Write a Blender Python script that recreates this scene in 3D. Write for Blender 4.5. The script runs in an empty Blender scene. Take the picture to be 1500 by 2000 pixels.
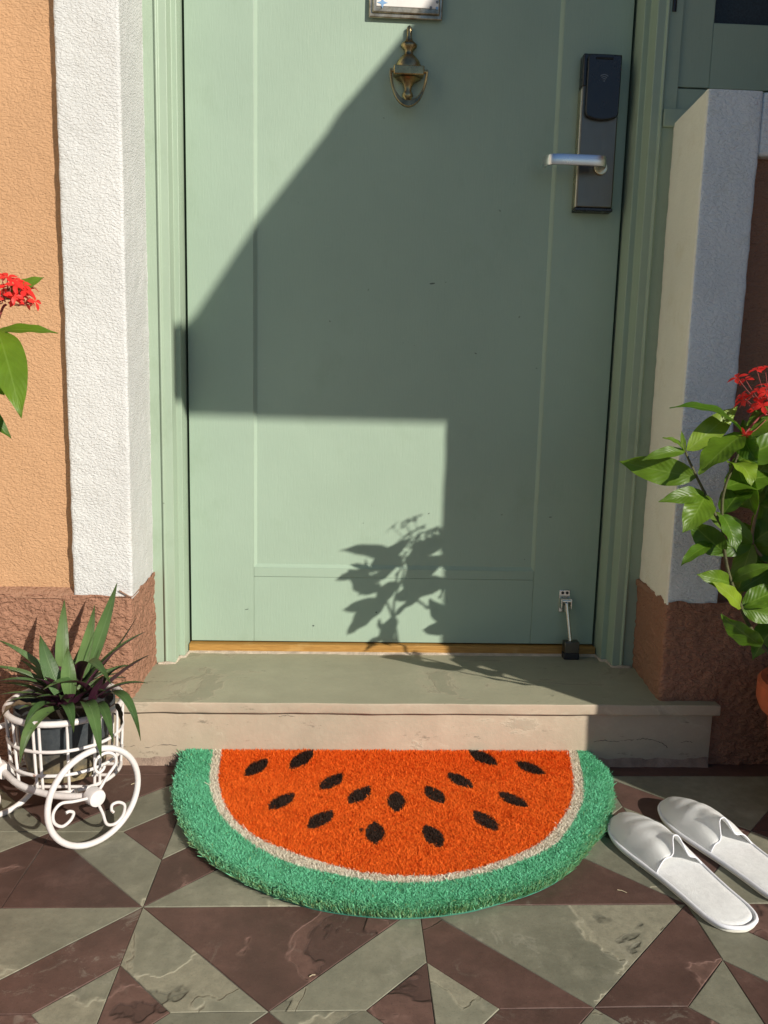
import bpy, bmesh, math, random
import numpy as np
from mathutils import Vector, Matrix, noise as mnoise

random.seed(7)
rng = np.random.default_rng(11)
S = bpy.context.scene
COL = S.collection

# ------------------------------------------------------------------ camera
CAM_POS = Vector((-0.11188, -1.55036, 0.64))
CAM_R = Vector((0.99872427, -0.04413391, 0.02453612))
CAM_U = Vector((-0.01744404, 0.15444288, 0.98784771))
CAM_F = Vector((0.04738701, 0.9870155, -0.15347598))
FOCAL = 1574.09           # in units of a 1500 wide picture
cam_data = bpy.data.cameras.new('camera')
cam_data.sensor_fit = 'HORIZONTAL'
cam_data.sensor_width = 36.0
cam_data.lens = 36.0 * FOCAL / 1500.0
cam_data.clip_start = 0.02
cam_data.clip_end = 2000
cam = bpy.data.objects.new('camera', cam_data)
COL.objects.link(cam)
M3 = Matrix((CAM_R, CAM_U, -CAM_F)).transposed()
cam.matrix_world = Matrix.Translation(CAM_POS) @ M3.to_4x4()
S.camera = cam

def at(px, py, axis, val):
    """point in the place that lies on the plane axis = val and shows at (px, py)"""
    d = CAM_F + CAM_R * ((px - 750) / FOCAL) - CAM_U * ((py - 1000) / FOCAL)
    i = 'xyz'.index(axis)
    return CAM_POS + d * ((val - CAM_POS[i]) / d[i])

# ------------------------------------------------------------------ light
KX, TZ = 0.88, 0.607                      # travel of sunlight for each metre towards the door
LDIR = Vector((-KX, 1.0, -TZ)).normalized()
ELEV = math.asin(-LDIR.z)
world = bpy.data.worlds.new('World')
S.world = world
world.use_nodes = True
wn = world.node_tree
wn.nodes.clear()
sky = wn.nodes.new('ShaderNodeTexSky')
sky.sky_type = 'NISHITA'
sky.sun_disc = False
sky.sun_elevation = ELEV
sky.sun_rotation = math.atan2(-LDIR.x, -LDIR.y)
sky.air_density = 1.25
sky.dust_density = 0.3
sky.ozone_density = 6.0
bg = wn.nodes.new('ShaderNodeBackground')
bg.inputs['Strength'].default_value = 0.066
wo = wn.nodes.new('ShaderNodeOutputWorld')
wn.links.new(sky.outputs[0], bg.inputs[0])
wn.links.new(bg.outputs[0], wo.inputs[0])
sun_d = bpy.data.lights.new('sun', 'SUN')
sun_d.energy = 5.0
sun_d.angle = math.radians(0.53)
sun_d.color = (1.0, 0.94, 0.83)
sun = bpy.data.objects.new('sun', sun_d)
COL.objects.link(sun)
sun.rotation_euler = LDIR.to_track_quat('-Z', 'Y').to_euler()
sun.location = (2, -3, 4)
S.view_settings.view_transform = 'Standard'
S.view_settings.look = 'None'
S.view_settings.exposure = 0.12
S.view_settings.gamma = 1.0
S.view_settings.use_curve_mapping = False
S.render.engine = 'CYCLES'
S.cycles.max_bounces = 8
S.cycles.use_denoising = True

# ------------------------------------------------------------------ helpers
def tag(o, label=None, cat=None, group=None, kind=None):
    if label: o['label'] = label
    if cat: o['category'] = cat
    if group: o['group'] = group
    if kind: o['kind'] = kind
    return o

def link(o, parent=None):
    COL.objects.link(o)
    if parent is not None:
        o.parent = parent
        if parent.parent is None:
            o.matrix_parent_inverse = Matrix.Translation(parent.location).inverted()
    return o

def thing(name, label, cat, loc=(0, 0, 0), group=None):
    o = bpy.data.objects.new(name, None)
    o.empty_display_size = 0.05
    o.location = loc
    COL.objects.link(o)
    return tag(o, label, cat, group)

class MB:
    def __init__(s): s.v = []; s.f = []; s.m = []; s.uv = {}
    def add(s, vs, fs, mi=0):
        n = len(s.v); s.v += [tuple(v) for v in vs]
        for f in fs: s.f.append(tuple(i + n for i in f)); s.m.append(mi)
        return n
    def box(s, a, b, mi=0):
        x0, y0, z0 = a; x1, y1, z1 = b
        s.add([(x0,y0,z0),(x1,y0,z0),(x1,y1,z0),(x0,y1,z0),(x0,y0,z1),(x1,y0,z1),(x1,y1,z1),(x0,y1,z1)],
              [(0,3,2,1),(4,5,6,7),(0,1,5,4),(1,2,6,5),(2,3,7,6),(3,0,4,7)], mi)
    def tube(s, pts, r, n=10, closed=False, mi=0, caps=True):
        pts = [Vector(p) for p in pts]; N = len(pts)
        rr = r if isinstance(r, (list, tuple)) else [r] * N
        T = []
        for i in range(N):
            a = pts[(i - 1) % N] if (closed or i > 0) else pts[i]
            b = pts[(i + 1) % N] if (closed or i < N - 1) else pts[i]
            T.append((b - a).normalized())
        up = Vector((0, 0, 1)) if abs(T[0].z) < 0.9 else Vector((1, 0, 0))
        nrm = (up - T[0] * up.dot(T[0])).normalized()
        base = len(s.v); verts = []
        for i in range(N):
            if i: nrm = (nrm - T[i] * nrm.dot(T[i])).normalized()
            bi = T[i].cross(nrm)
            for k in range(n):
                a = 2 * math.pi * k / n
                verts.append(pts[i] + (nrm * math.cos(a) + bi * math.sin(a)) * rr[i])
        faces = []
        for i in range(N if closed else N - 1):
            j = (i + 1) % N
            if closed and j == 0:
                # align the seam
                best = min(range(n), key=lambda q: (verts[q] - verts[i * n]).length)
                for k in range(n):
                    faces.append((i*n+k, i*n+(k+1)%n, (k+1+best)%n, (k+best)%n))
            else:
                for k in range(n):
                    faces.append((i*n+k, i*n+(k+1)%n, j*n+(k+1)%n, j*n+k))
        if caps and not closed:
            faces.append(tuple(range(n - 1, -1, -1)))
            faces.append(tuple((N - 1) * n + k for k in range(n)))
        s.add(verts, faces, mi)
    def lathe(s, prof, c, n=24, sy=1.0, mi=0, a0=0, a1=2*math.pi):
        """prof: (r, z) from bottom to top about the vertical through c"""
        full = abs(a1 - a0 - 2 * math.pi) < 1e-6
        K = n if full else n + 1
        verts = []
        for r, z in prof:
            for k in range(K):
                a = a0 + (a1 - a0) * k / n
                verts.append((c[0] + r * math.cos(a), c[1] + sy * r * math.sin(a), c[2] + z))
        faces = []
        for i in range(len(prof) - 1):
            for k in range(K if full else K - 1):
                k2 = (k + 1) % K
                faces.append((i*K+k, i*K+k2, (i+1)*K+k2, (i+1)*K+k))
        if full:
            faces.append(tuple(range(K - 1, -1, -1)))
            faces.append(tuple((len(prof)-1)*K + k for k in range(K)))
        s.add(verts, faces, mi)
    def prism(s, poly, d, mi=0, bev=0.0):
        """poly: 3-D points of a flat outline, d: extrusion vector"""
        poly = [Vector(p) for p in poly]; d = Vector(d); n = len(poly)
        if bev > 0:
            c = sum(poly, Vector()) / n
            dn = d.normalized()
            inn = []
            for i in range(n):
                e1 = (poly[i] - poly[i-1]).normalized(); e2 = (poly[(i+1) % n] - poly[i]).normalized()
                n1 = dn.cross(e1); n2 = dn.cross(e2)
                m = (n1 + n2)
                m = m / max(0.35, 1 + n1.dot(n2))
                if m.dot(c - poly[i]) < 0 and n < 9: m = -m
                inn.append(poly[i] + m * bev + d)
            vs = poly + [q + d - dn * bev for q in poly] + inn
            fs = [tuple(range(n - 1, -1, -1)), tuple(range(2*n, 3*n))]
            for i in range(n):
                j = (i + 1) % n
                fs += [(i, j, n+j, n+i), (n+i, n+j, 2*n+j, 2*n+i)]
        else:
            vs = poly + [q + d for q in poly]
            fs = [tuple(range(n - 1, -1, -1)), tuple(range(n, 2*n))]
            for i in range(n):
                j = (i + 1) % n
                fs.append((i, j, n+j, n+i))
        s.add(vs, fs, mi)
    def mesh(s, name, mats, smooth=False, angle=None):
        me = bpy.data.meshes.new(name)
        me.from_pydata(s.v, [], s.f)
        for m in (mats if isinstance(mats, (list, tuple)) else [mats]): me.materials.append(m)
        if any(s.m): me.polygons.foreach_set('material_index', s.m)
        bm = bmesh.new(); bm.from_mesh(me)
        bmesh.ops.recalc_face_normals(bm, faces=bm.faces); bm.to_mesh(me); bm.free()
        if smooth:
            me.polygons.foreach_set('use_smooth', [True] * len(me.polygons))
            if angle is not None:
                me.set_sharp_from_angle(angle=math.radians(angle))
        me.update()
        return me
    def build(s, name, mats, parent=None, smooth=False, angle=None, bevel=0, seg=2):
        o = bpy.data.objects.new(name, s.mesh(name, mats, smooth, angle))
        link(o, parent)
        if bevel:
            b = o.modifiers.new('bevel', 'BEVEL'); b.width = bevel; b.segments = seg
            b.limit_method = 'ANGLE'; b.angle_limit = math.radians(30)
            o.data.polygons.foreach_set('use_smooth', [True] * len(o.data.polygons))
            o.data.set_sharp_from_angle(angle=math.radians(40))
        return o

def catmull(P, n=8, closed=False):
    P = [Vector(p) for p in P]; N = len(P); out = []
    for i in range(N if closed else N - 1):
        p0 = P[(i-1) % N] if (closed or i) else P[0]*2 - P[1]
        p1 = P[i]; p2 = P[(i+1) % N]
        p3 = P[(i+2) % N] if (closed or i + 2 < N) else P[-1]*2 - P[-2]
        for k in range(n):
            t = k / n
            out.append(0.5 * ((2*p1) + (p2-p0)*t + (2*p0-5*p1+4*p2-p3)*t*t + (3*p1-p0-3*p2+p3)*t**3))
    if not closed: out.append(P[-1])
    return out

# ------------------------------------------------------------------ materials
class NT:
    def __init__(s, name):
        s.m = bpy.data.materials.new(name); s.m.use_nodes = True
        s.t = s.m.node_tree; s.t.nodes.clear()
        s.out = s.t.nodes.new('ShaderNodeOutputMaterial')
        s.b = s.t.nodes.new('ShaderNodeBsdfPrincipled')
        s.t.links.new(s.b.outputs[0], s.out.inputs[0])
        s.pos = None
    def n(s, typ, **kw):
        nd = s.t.nodes.new(typ)
        for k, v in kw.items():
            if k.startswith('i_'): nd.inputs[k[2:].replace('_', ' ')].default_value = v
            else: setattr(nd, k, v)
        return nd
    def l(s, a, b): s.t.links.new(a, b)
    def P(s):
        if s.pos is None: s.pos = s.n('ShaderNodeTexCoord').outputs['Object']
        return s.pos
    def map(s, scale=(1,1,1), rot=(0,0,0), src=None):
        m = s.n('ShaderNodeMapping'); m.inputs['Scale'].default_value = scale; m.inputs['Rotation'].default_value = rot
        s.l(src or s.P(), m.inputs['Vector']); return m.outputs[0]
    def noise(s, scale, detail=3, rough=0.55, vec=None, dist=0.0):
        q = s.n('ShaderNodeTexNoise'); q.inputs['Scale'].default_value = scale; q.inputs['Detail'].default_value = detail
        q.inputs['Roughness'].default_value = rough; q.inputs['Distortion'].default_value = dist
        s.l(vec or s.P(), q.inputs['Vector']); return q.outputs['Fac']
    def ramp(s, src, stops, interp='LINEAR'):
        r = s.n('ShaderNodeValToRGB'); r.color_ramp.interpolation = interp
        e = r.color_ramp.elements
        while len(e) < len(stops): e.new(0.5)
        for k, (p, c) in enumerate(stops):
            e[k].position = p; e[k].color = (c, c, c, 1) if isinstance(c, (int, float)) else (*c, 1)
        s.l(src, r.inputs[0]); return r.outputs[0]
    def mix(s, fac, a, b, mode='MIX'):
        m = s.n('ShaderNodeMix', data_type='RGBA', blend_type=mode)
        for sock, v in ((m.inputs[0], fac), (m.inputs[6], a), (m.inputs[7], b)):
            if isinstance(v, (int, float)): sock.default_value = v
            elif isinstance(v, tuple): sock.default_value = (*v, 1)
            else: s.l(v, sock)
        return m.outputs[2]
    def math(s, op, a, b=0.0, clamp=False):
        m = s.n('ShaderNodeMath', operation=op); m.use_clamp = clamp
        for sock, v in ((m.inputs[0], a), (m.inputs[1], b)):
            if isinstance(v, (int, float)): sock.default_value = v
            else: s.l(v, sock)
        return m.outputs[0]
    def bump(s, h, dist, strength=1.0, prev=None):
        b = s.n('ShaderNodeBump'); b.inputs['Distance'].default_value = dist; b.inputs['Strength'].default_value = strength
        s.l(h, b.inputs['Height'])
        if prev is not None: s.l(prev, b.inputs['Normal'])
        return b.outputs[0]
    def set(s, color=None, rough=None, metal=None, normal=None, spec=None):
        for key, v in (('Base Color', color), ('Roughness', rough), ('Metallic', metal), ('Normal', normal), ('Specular IOR Level', spec)):
            if v is None: continue
            sk = s.b.inputs[key]
            if isinstance(v, (int, float)): sk.default_value = v
            elif isinstance(v, tuple): sk.default_value = (*v, 1)
            else: s.l(v, sk)
        return s.m

def plain(name, c, rough=0.5, metal=0.0, var=0.12, scale=30, bump=0.0, spec=0.4):
    t = NT(name)
    nz = t.noise(scale, 4)
    col = t.mix(t.ramp(nz, [(0.3, 0.0), (0.7, 1.0)]), tuple(x * (1 - var) for x in c), tuple(min(1, x * (1 + var)) for x in c))
    nrm = t.bump(t.noise(scale * 8, 3), bump) if bump else None
    rr = t.math('ADD', t.math('MULTIPLY', nz, 0.2), rough - 0.1)
    return t.set(col, rr, metal, nrm, spec)

def stucco(name, c, rel=0.0022, stain=(0.5, 0.45, 0.4), stain_amt=0.15, scale=150, stretch=True, pits=0.0):
    t = NT(name)
    v = t.map((1.0, 1.0, 1.6), (0, 0.6, 0)) if stretch else t.P()
    h1 = t.noise(scale, 2, 0.5, v, 0.6)
    h2 = t.noise(scale * 3.2, 3, 0.6, v)
    h = t.math('ADD', t.ramp(h1, [(0.36, 0), (0.62, 1)]), t.math('MULTIPLY', h2, 0.5))
    nr = t.bump(h, rel)
    lo = t.noise(40, 3)
    nr = t.bump(lo, 0.003, 0.5, nr)
    big = t.noise(5, 5, 0.6)
    col = t.mix(t.ramp(big, [(0.35, 0), (0.75, 1)]), c, tuple(x * 0.88 for x in c))
    st = t.math('MULTIPLY', t.ramp(t.noise(11, 6, 0.7), [(0.55, 0), (0.75, 1)]), stain_amt)
    col = t.mix(st, col, tuple(a * b for a, b in zip(c, stain)))
    if pits:
        pv = t.ramp(t.noise(90, 4, 0.7, t.map((1, 1, 1.5))), [(0.60, 0), (0.68, 1)])
        col = t.mix(t.math('MULTIPLY', pv, pits), col, tuple(x * 0.45 for x in c))
    return t.set(col, 0.92, 0, nr, 0.15)

def paint(name, c, rough=0.42, dirt=0.35):
    t = NT(name)
    big = t.noise(3.2, 5, 0.6)
    col = t.mix(t.ramp(big, [(0.3, 0), (0.7, 1)]), tuple(x * 0.94 for x in c), tuple(min(1, x * 1.04) for x in c))
    # rubbed grime in loose smudges, and small knocks
    sm = t.ramp(t.noise(9, 6, 0.65, t.map((1, 1, 0.7))), [(0.56, 0), (0.80, 1)])
    col = t.mix(t.math('MULTIPLY', sm, dirt), col, tuple(x * y for x, y in zip(c, (0.62, 0.66, 0.55))))
    kn = t.ramp(t.noise(70, 2, 0.5), [(0.775, 0), (0.80, 1)])
    col = t.mix(t.math('MULTIPLY', kn, 0.55), col, (0.12, 0.14, 0.10))
    nr = t.bump(t.noise(300, 4, 0.65, t.map((1, 1, 0.12))), 0.00035)
    scr = t.ramp(t.noise(55, 3, 0.6, t.map((1, 1, 7), (0, 0.35, 0))), [(0.70, 0), (0.735, 1)])
    col = t.mix(t.math('MULTIPLY', scr, 0.16), col, (0.62, 0.66, 0.52))
    nr = t.bump(t.noise(14, 3), 0.0016, 0.5, nr)
    rg = t.math('ADD', t.math('MULTIPLY', t.noise(18, 4), 0.25), rough - 0.1)
    return t.set(col, rg, 0, nr, 0.35)

def stone(name, c, c2, flake=(0.3, 0.28, 0.22), seed=0.0):
    """split slate: worn layers with crisp curved rims, blotches, scratches"""
    t = NT(name)
    oi = t.n('ShaderNodeObjectInfo')
    tc = t.n('ShaderNodeTexCoord')
    geo = t.n('ShaderNodeNewGeometry')
    off = t.n('ShaderNodeVectorMath', operation='MULTIPLY_ADD')
    t.l(oi.outputs['Random'], off.inputs[0]); off.inputs[1].default_value = (37, 53, 0); t.l(geo.outputs['Position'], off.inputs[2])
    t.pos = off.outputs[0]
    blot = t.noise(9, 6, 0.65)
    col = t.mix(t.ramp(blot, [(0.3, 0), (0.72, 1)]), c, c2)
    r1 = t.n('ShaderNodeMath', operation='MULTIPLY_ADD'); t.l(oi.outputs['Random'], r1.inputs[0]); r1.inputs[1].default_value = 0.34; r1.inputs[2].default_value = 0.83
    hs = t.n('ShaderNodeHueSaturation'); t.l(r1.outputs[0], hs.inputs['Value']); t.l(col, hs.inputs['Color']); col = hs.outputs[0]
    mo_ = t.ramp(t.noise(48, 6, 0.72), [(0.34, 0), (0.66, 1)])
    col = t.mix(t.math('MULTIPLY', mo_, 0.34), col, tuple(x * 0.62 for x in c))
    mo2 = t.ramp(t.noise(17, 5, 0.7), [(0.52, 0), (0.72, 1)])
    col = t.mix(t.math('MULTIPLY', mo2, 0.30), col, tuple(min(1, x * 1.5 + 0.02) for x in c2))
    # peeled layers: only on stones towards the street side, where the floor is worn
    sep = t.n('ShaderNodeSeparateXYZ'); t.l(geo.outputs['Position'], sep.inputs[0])
    wear = t.n('ShaderNodeMapRange'); t.l(sep.outputs['Y'], wear.inputs[0])
    wear.inputs[1].default_value = -0.47; wear.inputs[2].default_value = -0.72; wear.inputs[3].default_value = -0.16; wear.inputs[4].default_value = 0.0
    fl = t.noise(5.2, 5, 0.50, None, 0.35)
    fl = t.math('ADD', fl, wear.outputs[0])
    m1 = t.ramp(fl, [(0.540, 0), (0.546, 1)])
    m2 = t.ramp(fl, [(0.610, 0), (0.616, 1)])
    rim = t.ramp(fl, [(0.530, 0), (0.540, 1), (0.5465, 1), (0.553, 0)])
    rim2 = t.ramp(fl, [(0.603, 0), (0.610, 1), (0.6165, 1), (0.621, 0)])
    gr = t.ramp(t.noise(70, 5, 0.75), [(0.36, 0), (0.62, 1)])
    col = t.mix(t.math('MULTIPLY', m1, 0.55), col, t.mix(gr, tuple(x * 0.8 for x in flake), tuple(min(1, x * 1.25) for x in flake)))
    col = t.mix(t.math('MULTIPLY', m2, 0.6), col, tuple(x * 0.75 for x in c))
    col = t.mix(t.math('MULTIPLY', rim, 0.24), col, tuple(min(1, x * 1.7 + 0.03) for x in flake))
    col = t.mix(t.math('MULTIPLY', rim2, 0.5), col, tuple(x * 0.35 for x in c))
    # pale crust and fine scuffs
    cr = t.math('MULTIPLY', t.ramp(t.noise(26, 6, 0.75, None, 1.2), [(0.56, 0), (0.62, 1)]), t.ramp(t.math('ADD', t.noise(4, 3), wear.outputs[0]), [(0.46, 0), (0.6, 1)]))
    col = t.mix(t.math('MULTIPLY', cr, 0.28), col, (0.38, 0.36, 0.29))
    sc = t.ramp(t.noise(160, 3, 0.6, t.map((1, 6, 1), (0, 0, 0.5))), [(0.66, 0), (0.72, 1)])
    col = t.mix(t.math('MULTIPLY', sc, 0.12), col, (0.45, 0.42, 0.36))
    sp = t.ramp(t.noise(420, 2, 0.5), [(0.30, 1), (0.38, 0)])
    col = t.mix(t.math('MULTIPLY', sp, 0.3), col, tuple(x * 0.4 for x in c))
    h = t.math('SUBTRACT', 1.0, t.math('ADD', t.math('MULTIPLY', m1, 0.6), t.math('MULTIPLY', m2, 0.6)))
    nr = t.bump(h, 0.0014)
    nr = t.bump(t.noise(55, 6, 0.7), 0.0009, 0.8, nr)
    nr = t.bump(t.noise(10, 3), 0.004, 0.5, nr)
    rg = t.math('ADD', t.math('MULTIPLY', m1, 0.18), t.math('ADD', t.math('MULTIPLY', blot, 0.3), 0.42))
    return t.set(col, rg, 0, nr, 0.35)

def slab_stone(name, c, c2, c3=(0.38, 0.33, 0.24)):
    t = NT(name)
    v = t.map((0.55, 1, 1))
    col = t.mix(t.ramp(t.noise(7, 6, 0.65, v), [(0.3, 0), (0.7, 1)]), c, c2)
    f = t.noise(8, 7, 0.62, v, 0.9)
    m = t.ramp(f, [(0.60, 0), (0.62, 1)])
    rim = t.ramp(f, [(0.57, 0), (0.60, 1), (0.62, 1), (0.65, 0)])
    col = t.mix(t.math('MULTIPLY', rim, 0.45), col, c3)
    col = t.mix(t.math('MULTIPLY', m, 0.35), col, tuple(x * 0.72 for x in c))
    du = t.ramp(t.noise(60, 6, 0.8), [(0.5, 0), (0.75, 1)])
    col = t.mix(t.math('MULTIPLY', du, 0.3), col, c3)
    dk = t.ramp(t.noise(38, 5, 0.8, t.map((0.5, 1, 1.6))), [(0.635, 0), (0.68, 1)])
    col = t.mix(t.math('MULTIPLY', dk, 0.65), col, tuple(x * 0.45 for x in c))
    nr = t.bump(m, 0.0004)
    nr = t.bump(t.noise(120, 5, 0.7), 0.0007, 0.8, nr)
    nr = t.bump(t.noise(16, 3), 0.003, 0.5, nr)
    return t.set(col, 0.62, 0, nr, 0.3)

def leaf_mat(name, c, rib, trans=0.35, rough=0.32, veins=True, spot=None, stripe=False):
    t = NT(name)
    uv = t.n('ShaderNodeUVMap')
    sp = t.n('ShaderNodeSeparateXYZ'); t.l(uv.outputs[0], sp.inputs[0])
    a = t.math('ABSOLUTE', t.math('SUBTRACT', sp.outputs['Y'], 0.5))      # 0 midrib .. 0.5 margin
    oi = t.n('ShaderNodeObjectInfo')
    base = t.mix(t.ramp(t.noise(28, 4), [(0.3, 0), (0.7, 1)]), tuple(x * 0.8 for x in c), tuple(x * 1.15 for x in c))
    hs = t.n('ShaderNodeHueSaturation')
    r1 = t.n('ShaderNodeMath', operation='MULTIPLY_ADD'); t.l(oi.outputs['Random'], r1.inputs[0]); r1.inputs[1].default_value = 0.5; r1.inputs[2].default_value = 0.75
    r2 = t.n('ShaderNodeMath', operation='MULTIPLY_ADD'); t.l(oi.outputs['Random'], r2.inputs[0]); r2.inputs[1].default_value = -0.03; r2.inputs[2].default_value = 0.515
    t.l(r1.outputs[0], hs.inputs['Value']); t.l(r2.outputs[0], hs.inputs['Hue']); t.l(base, hs.inputs['Color'])
    col = hs.outputs[0]
    mid = t.ramp(a, [(0.012, 1), (0.035, 0)])
    if veins:
        wv = t.math('SINE', t.math('SUBTRACT', t.math('MULTIPLY', sp.outputs['X'], 62.0), t.math('MULTIPLY', a, 34.0)))
        ve = t.ramp(wv, [(0.90, 0), (0.99, 1)])
        col = t.mix(t.math('MULTIPLY', ve, 0.17), col, rib)
        nr = t.bump(wv, 0.00010)
    elif stripe:
        wv = t.math('SINE', t.math('MULTIPLY', a, 90.0))
        col = t.mix(t.math('MULTIPLY', t.ramp(wv, [(0.4, 0), (1.0, 1)]), 0.16), col, rib)
        nr = t.bump(wv, 0.0003)
    else:
        nr = None
    col = t.mix(t.math('MULTIPLY', mid, 0.6), col, rib)
    if spot:
        tip = t.ramp(sp.outputs['X'], [(0.80, 0), (1.0, 1)])
        col = t.mix(t.math('MULTIPLY', tip, 0.5), col, spot)
    t.set(col, rough, 0, nr, 0.5)
    tr = t.n('ShaderNodeBsdfTranslucent')
    tcol = t.mix(0.5, col, (0.30, 0.55, 0.02), 'SCREEN')
    t.l(tcol, tr.inputs[0])
    mx = t.n('ShaderNodeMixShader'); mx.inputs[0].default_value = trans
    t.l(t.b.outputs[0], mx.inputs[1]); t.l(tr.outputs[0], mx.inputs[2]); t.l(mx.outputs[0], t.out.inputs[0])
    return t.m

def fibre_mat(name, c, var=0.35, tipc=None):
    t = NT(name)
    at_ = t.n('ShaderNodeAttribute'); at_.attribute_name = 'tone'
    col = t.mix(at_.outputs['Fac'], tuple(x * (1 - var) for x in c), tuple(min(0.95, x * (1 + var * 0.5)) for x in c))
    if tipc:
        w = t.n('ShaderNodeAttribute'); w.attribute_name = 'worn'
        col = t.mix(w.outputs['Fac'], col, tipc)
    t.set(col, 0.75, 0, None, 0.2)
    tr = t.n('ShaderNodeBsdfTranslucent'); t.l(col, tr.inputs[0])
    mx = t.n('ShaderNodeMixShader'); mx.inputs[0].default_value = 0.14
    t.l(t.b.outputs[0], mx.inputs[1]); t.l(tr.outputs[0], mx.inputs[2]); t.l(mx.outputs[0], t.out.inputs[0])
    return t.m

def metal(name, c, rough, brush=None, tarnish=None):
    t = NT(name)
    nz = t.noise(60, 5, 0.7)
    col = c
    if tarnish:
        col = t.mix(t.ramp(t.noise(35, 5, 0.7), [(0.4, 0), (0.65, 1)]), c, tarnish)
    nr = None
    if brush:
        nr = t.bump(t.noise(300, 3, 0.6, t.map(brush)), 0.0002)
    rg = t.math('ADD', t.math('MULTIPLY', nz, 0.22), rough - 0.1)
    return t.set(col, rg, 1.0, nr)

M = {}
M['white'] = stucco('white_stucco', (0.63, 0.63, 0.62), 0.0008, (0.85, 0.80, 0.7), 0.15, 215)
M['side'] = stucco('bounce_wall_stucco', (0.80, 0.74, 0.62), 0.0011, (0.85, 0.80, 0.7), 0.15, 190)
M['orange'] = stucco('orange_stucco', (0.535, 0.315, 0.175), 0.0008, (0.8, 0.72, 0.6), 0.25, 210)
M['reveal'] = stucco('bounce_tinted_reveal', (0.84, 0.81, 0.70), 0.0004, (0.72, 0.66, 0.5), 0.35, 170, True)  # smoother reveal finish; warm bounce light is put into its cream tint
M['cream'] = stucco('sky_tinted_white_stucco', (0.80, 0.86, 0.88), 0.0010, (0.72, 0.66, 0.5), 0.35, 170, True)  # white paint with blue skylight put into the colour
M['brown'] = stucco('brown_stucco', (0.345, 0.180, 0.118), 0.0020, (0.7, 0.7, 0.7), 0.3, 120, True, 0.28)
M['brown_smooth'] = stucco('brown_wall', (0.34, 0.19, 0.125), 0.0016, (0.8, 0.8, 0.8), 0.3, 120)
M['green'] = paint('green_paint', (0.325, 0.418, 0.325))
M['green_frame'] = paint('green_frame_paint', (0.328, 0.413, 0.313), 0.45, 0.6)
M['gap'] = plain('dark_gap', (0.015, 0.016, 0.018), 0.8)
M['grey_stone'] = stone('grey_green_stone', (0.165, 0.161, 0.118), (0.285, 0.272, 0.200), (0.29, 0.265, 0.19))
M['brown_stone'] = stone('maroon_stone', (0.078, 0.044, 0.035), (0.136, 0.074, 0.059), (0.160, 0.090, 0.070))
M['mortar'] = plain('mortar', (0.13, 0.115, 0.095), 0.9, 0, 0.3, 60, 0.001)
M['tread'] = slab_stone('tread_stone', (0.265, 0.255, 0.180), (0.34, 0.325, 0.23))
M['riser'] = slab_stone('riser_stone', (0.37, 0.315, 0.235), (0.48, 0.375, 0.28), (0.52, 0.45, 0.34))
M['plaster_fill'] = plain('mortar_bead', (0.50, 0.42, 0.33), 0.9, 0, 0.25, 50, 0.002)
M['scuff'] = plain('scuff_mark', (0.10, 0.12, 0.10), 0.8)
M['fillet'] = plain('dusty_mortar', (0.30, 0.215, 0.165), 0.9, 0, 0.3, 35, 0.002)
M['street'] = plain('street_ground', (0.17, 0.17, 0.17), 0.9, 0, 0.25, 2.0, 0.004)
M['brass'] = metal('aged_brass', (0.46, 0.35, 0.17), 0.28, None, (0.22, 0.165, 0.09))
M['pewter'] = metal('dull_bronze', (0.55, 0.49, 0.38), 0.36, None, (0.24, 0.20, 0.14))
M['steel'] = metal('satin_steel', (0.74, 0.75, 0.76), 0.30, (0.1, 1, 1))
M['chrome'] = metal('bright_steel', (0.70, 0.70, 0.68), 0.16)
M['gunmetal'] = metal('dark_brushed_steel', (0.17, 0.155, 0.13), 0.36, (1, 1, 0.06))
M['gold_edge'] = metal('warm_steel_edge', (0.62, 0.54, 0.38), 0.28, (1, 1, 0.06))
M['black'] = plain('black_plastic', (0.012, 0.013, 0.016), 0.25, 0, 0.1, 40, 0, 0.5)
M['rubber'] = plain('black_rubber', (0.02, 0.02, 0.022), 0.6)
M['grey_print'] = plain('grey_print', (0.17, 0.18, 0.20), 0.4)
M['plaque'] = plain('plaque_enamel', (0.74, 0.70, 0.66), 0.35, 0, 0.05, 20)
M['blue'] = plain('blue_print', (0.22, 0.38, 0.60), 0.4)
M['screen'] = plain('dark_insect_screen', (0.030, 0.045, 0.055), 0.55, 0, 0.3, 300)
M['white_metal'] = None
t = NT('white_enamel')
col = t.mix(t.ramp(t.noise(25, 5, 0.6), [(0.4, 0), (0.7, 1)]), (0.70, 0.665, 0.65), (0.63, 0.575, 0.55))
rs = t.ramp(t.noise(45, 4, 0.75), [(0.64, 0), (0.70, 1)])
col = t.mix(t.math('MULTIPLY', rs, 0.8), col, (0.30, 0.10, 0.03))
M['white_metal'] = t.set(col, 0.38, 0, t.bump(t.noise(150, 3), 0.0004), 0.45)
t = NT('pot_plastic')
du = t.ramp(t.noise(30, 6, 0.75, t.map((1, 1, 0.6))), [(0.45, 0), (0.75, 1)])
sepz = t.n('ShaderNodeSeparateXYZ'); t.l(t.P(), sepz.inputs[0])
low = t.n('ShaderNodeMapRange'); t.l(sepz.outputs['Z'], low.inputs[0])
low.inputs[1].default_value = 0.115; low.inputs[2].default_value = 0.055; low.inputs[3].default_value = 0; low.inputs[4].default_value = 0.9
col = t.mix(t.math('MULTIPLY', du, 0.35), (0.035, 0.042, 0.048), (0.16, 0.17, 0.17))
col = t.mix(t.math('MULTIPLY', low.outputs[0], t.ramp(t.noise(50, 5, 0.7), [(0.35, 0.2), (0.6, 1)])), col, (0.36, 0.27, 0.13))
M['pot'] = t.set(col, 0.55, 0, t.bump(t.noise(120, 4), 0.0006), 0.3)
M['terracotta'] = plain('terracotta', (0.42, 0.10, 0.04), 0.8, 0, 0.2, 22, 0.0006)
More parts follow.
